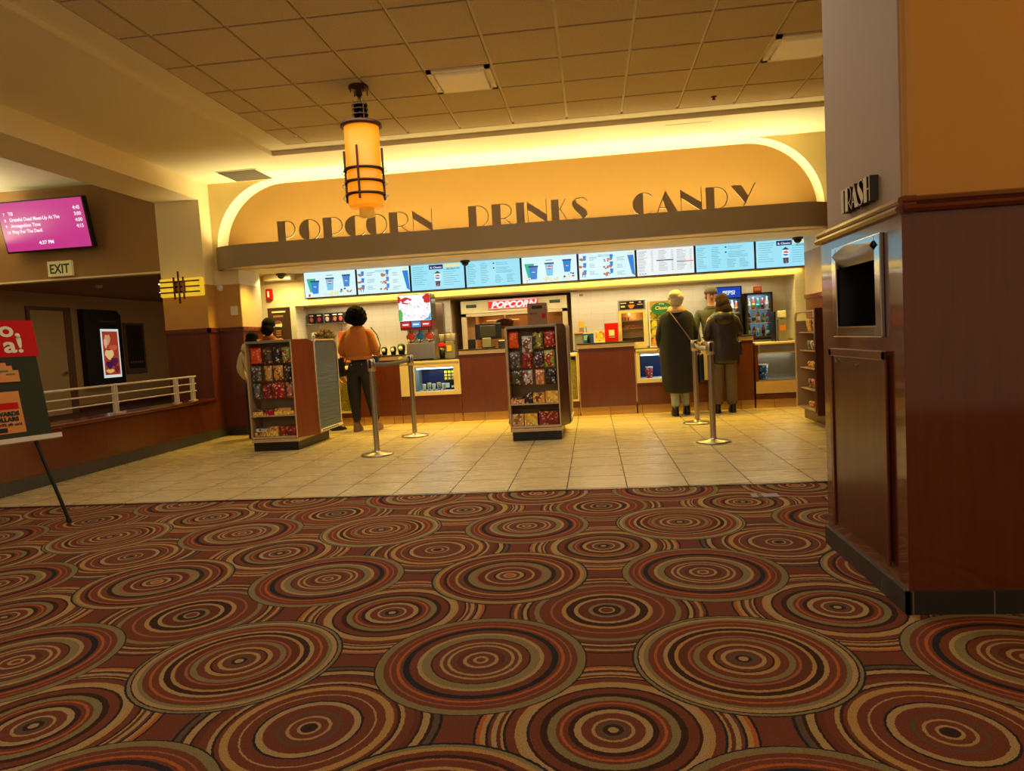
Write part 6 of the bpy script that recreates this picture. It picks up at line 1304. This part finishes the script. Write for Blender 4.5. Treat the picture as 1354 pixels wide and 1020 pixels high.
# woman in the hooded jacket
arms = {-1: ((-.235, .03, 1.14), (-.18, -.16, 1.12)), 1: ((.235, .03, 1.14), (.20, -.15, 1.06))}
legs = {-1: ((-.085, 0, .50), (-.09, 0, .09)), 1: ((.10, 0, .50), (.11, .01, .09))}
t, T, s, nn = person('dark-haired woman seen from behind in hooded brown jacket and olive trousers', (1.785, 10.05, 0), pi, 1.62, SKIN, arms, legs)
trousers(t, T, s, legs, KHAKI, .115, .092, .085, .98, .10); shoes(t, T, s, {-1: legs[-1][1], 1: legs[1][1]}, SHOEB)
b = MB(); loft(b, [(0, 0, .70, .185, .145), (0, 0, .74, .205, .16), (0, 0, .90, .20, .16), (0, 0, 1.05, .185, .14), (0, 0, 1.20, .20, .15), (0, .0, 1.34, .205, .14), (0, .0, 1.42, .17, .11), (0, 0, 1.47, .08, .08)], PUFF, 32, True, .03, 8); b.xf(T); b.build('jacket', t, sub=1)
for sd in (-1, 1):
    an = arm_nodes(arms, sd, .074, .052, s, (.16, .01, 1.365)); k = 'LR'[sd > 0]; skin('jacket_sleeve', an, [('c' + k, 's' + k), ('s' + k, 'e' + k), ('e' + k, 'w' + k)], PUFF, t, T)
b = MB(); loft(b, [(0, .10, 1.26, .09, .05), (0, .12, 1.32, .135, .07), (0, .10, 1.40, .15, .09), (0, .06, 1.46, .13, .09), (0, .04, 1.48, .10, .07)], PUFF, 24, True, .05, 3); b.xf(T); b.build('hood', t, sub=1)
hair_blob(t, T, s, [(0, .0, 1.63, .10, .115, .10), (0, .05, 1.56, .105, .09, .12), (-.02, .09, 1.46, .11, .07, .13), (.05, .08, 1.44, .07, .06, .10)], HAIRD, .05, 9)
t2 = thing('handbag', 'fringed dark shoulder bag at the right hip of the woman in the hooded jacket', 'bag', (2.0, 10.1, .7)); b = MB(); b.rbox(1.95, 2.02, 9.98, 10.20, .78, .98, PUFF, .02)
for i in range(9): b.box(1.955 + .003 * (i % 3), 1.97 + .008 * (i % 4), 9.985 + i * .024, 9.995 + i * .024, .66 + .01 * (i % 3), .79, PUFF)
b.build('bag_body', t2); b = MB(); b.tube([(1.98, 10.02, .98), (1.93, 10.0, 1.2), (1.84, 10.02, 1.36)], .006, BLACK); b.build('strap', t2)

# cashier with cap, facing the camera
arms = {-1: ((-.25, .0, 1.12), (-.20, -.06, .92)), 1: ((.25, .0, 1.12), (.20, -.06, .92))}
legs0 = {-1: ((-.10, 0, .50), (-.11, .02, .09)), 1: ((.10, 0, .50), (.11, .02, .09))}
t, T, s, nn = person('cashier with cap and dark patterned shirt facing us behind the counter', (1.79, 10.97, 0), 0, 1.76, SKIN, arms)
top_garment('shirt', t, T, s, arms, M('patterned_shirt', (70, 68, 52), .7, var=.5, scale=24), (.165, .12, .16, .12, .17, .12), .075, .045); trousers(t, T, s, legs0, JEAN)
b = MB(); b.lathe([(.092, 0), (.095, .02), (.085, .065), (.05, .09), (.01, .098)], (0, 0, 1.635), M('cap_brown', (96, 84, 70), .8, var=.2, scale=30), 20, sy=1.12); b.box(-.06, .06, -.17, -.08, 1.64, 1.65, M('cap_brown', (96, 84, 70))); b.xf(T); b.build('cap', t)
hair_blob(t, T, s, [(0, .03, 1.60, .088, .095, .07)], HAIRD, .05, 2); shoes(t, T, s, {-1: legs0[-1][1], 1: legs0[1][1]}, SHOEB)

# two people half hidden behind the left rack, and a fluffy-haired child
def bystander(label, loc, rz, H, hairm, hp, topm, seed, extra=None):
    arms = {-1: ((-.26, -.02, 1.12), (-.22, -.14, .94)), 1: ((.26, -.02, 1.12), (.22, -.14, .94))}
    t, T, s, nn = person(label, loc, rz, H, SKIN, arms); top_garment('top', t, T, s, arms, topm, (.165, .12, .16, .12, .17, .12), .078, .045); trousers(t, T, s, legs0, JEAN)
    hair_blob(t, T, s, hp, hairm, .06, seed); shoes(t, T, s, {-1: legs0[-1][1], 1: legs0[1][1]}, SHOEB); return t, T, s
hp = [(0, .0, 1.625, .10, .115, .10), (0, .05, 1.55, .10, .08, .10)]
bystander('dark-haired person behind the left candy rack, in front of the dark poster', (-4.68, 9.95, 0), pi, 1.67, HAIRB, hp, M('rust_shirt', (120, 56, 34), .8), 21)
t, T, s = bystander('person with dark hair and cream collar at the left end behind the left rack', (-4.68, 9.42, 0), pi, 1.47, HAIRB, hp, M('cream_jacket', (206, 184, 140), .8, var=.05), 22)
b = MB(); loft(b, [(0, .04, 1.38, .15, .13), (0, .05, 1.45, .16, .14), (0, .05, 1.52, .13, .12), (0, .04, 1.54, .10, .09)], M('cream_jacket', (206, 184, 140)), 24); b.xf(T); b.build('collar', t)
t, T, s = bystander('child with fluffy grey-blond hair between left rack and woman in orange', (-3.80, 9.98, 0), pi / 2 + .6, 1.42, M('dark_grey_hair', (84, 72, 54), .9, var=.5, scale=40, bump=1.0, bscale=90), [(0, .02, 1.62, .13, .14, .10), (.05, .08, 1.60, .11, .11, .10)], M('dark_jacket', (40, 30, 28), .8), 23)
b = MB(); r = random.Random(4)
for i in range(420):
    a = r.uniform(0, 2 * pi); e_ = r.uniform(-.4, 1.5); c = Vector((.02, .06, 1.63)); d = Vector((cos(a) * cos(e_), sin(a) * cos(e_), sin(e_)))
    b.cyl(T(c + Vector((d.x * .12, d.y * .13, d.z * .09))), T(c + Vector((d.x * .19, d.y * .21, d.z * .15)) + Vector((r.uniform(-.02, .02), r.uniform(-.02, .02), 0))), .006, HAIRG if i % 3 else HAIRD, 4, .001)
b.build('loose_hair', t)
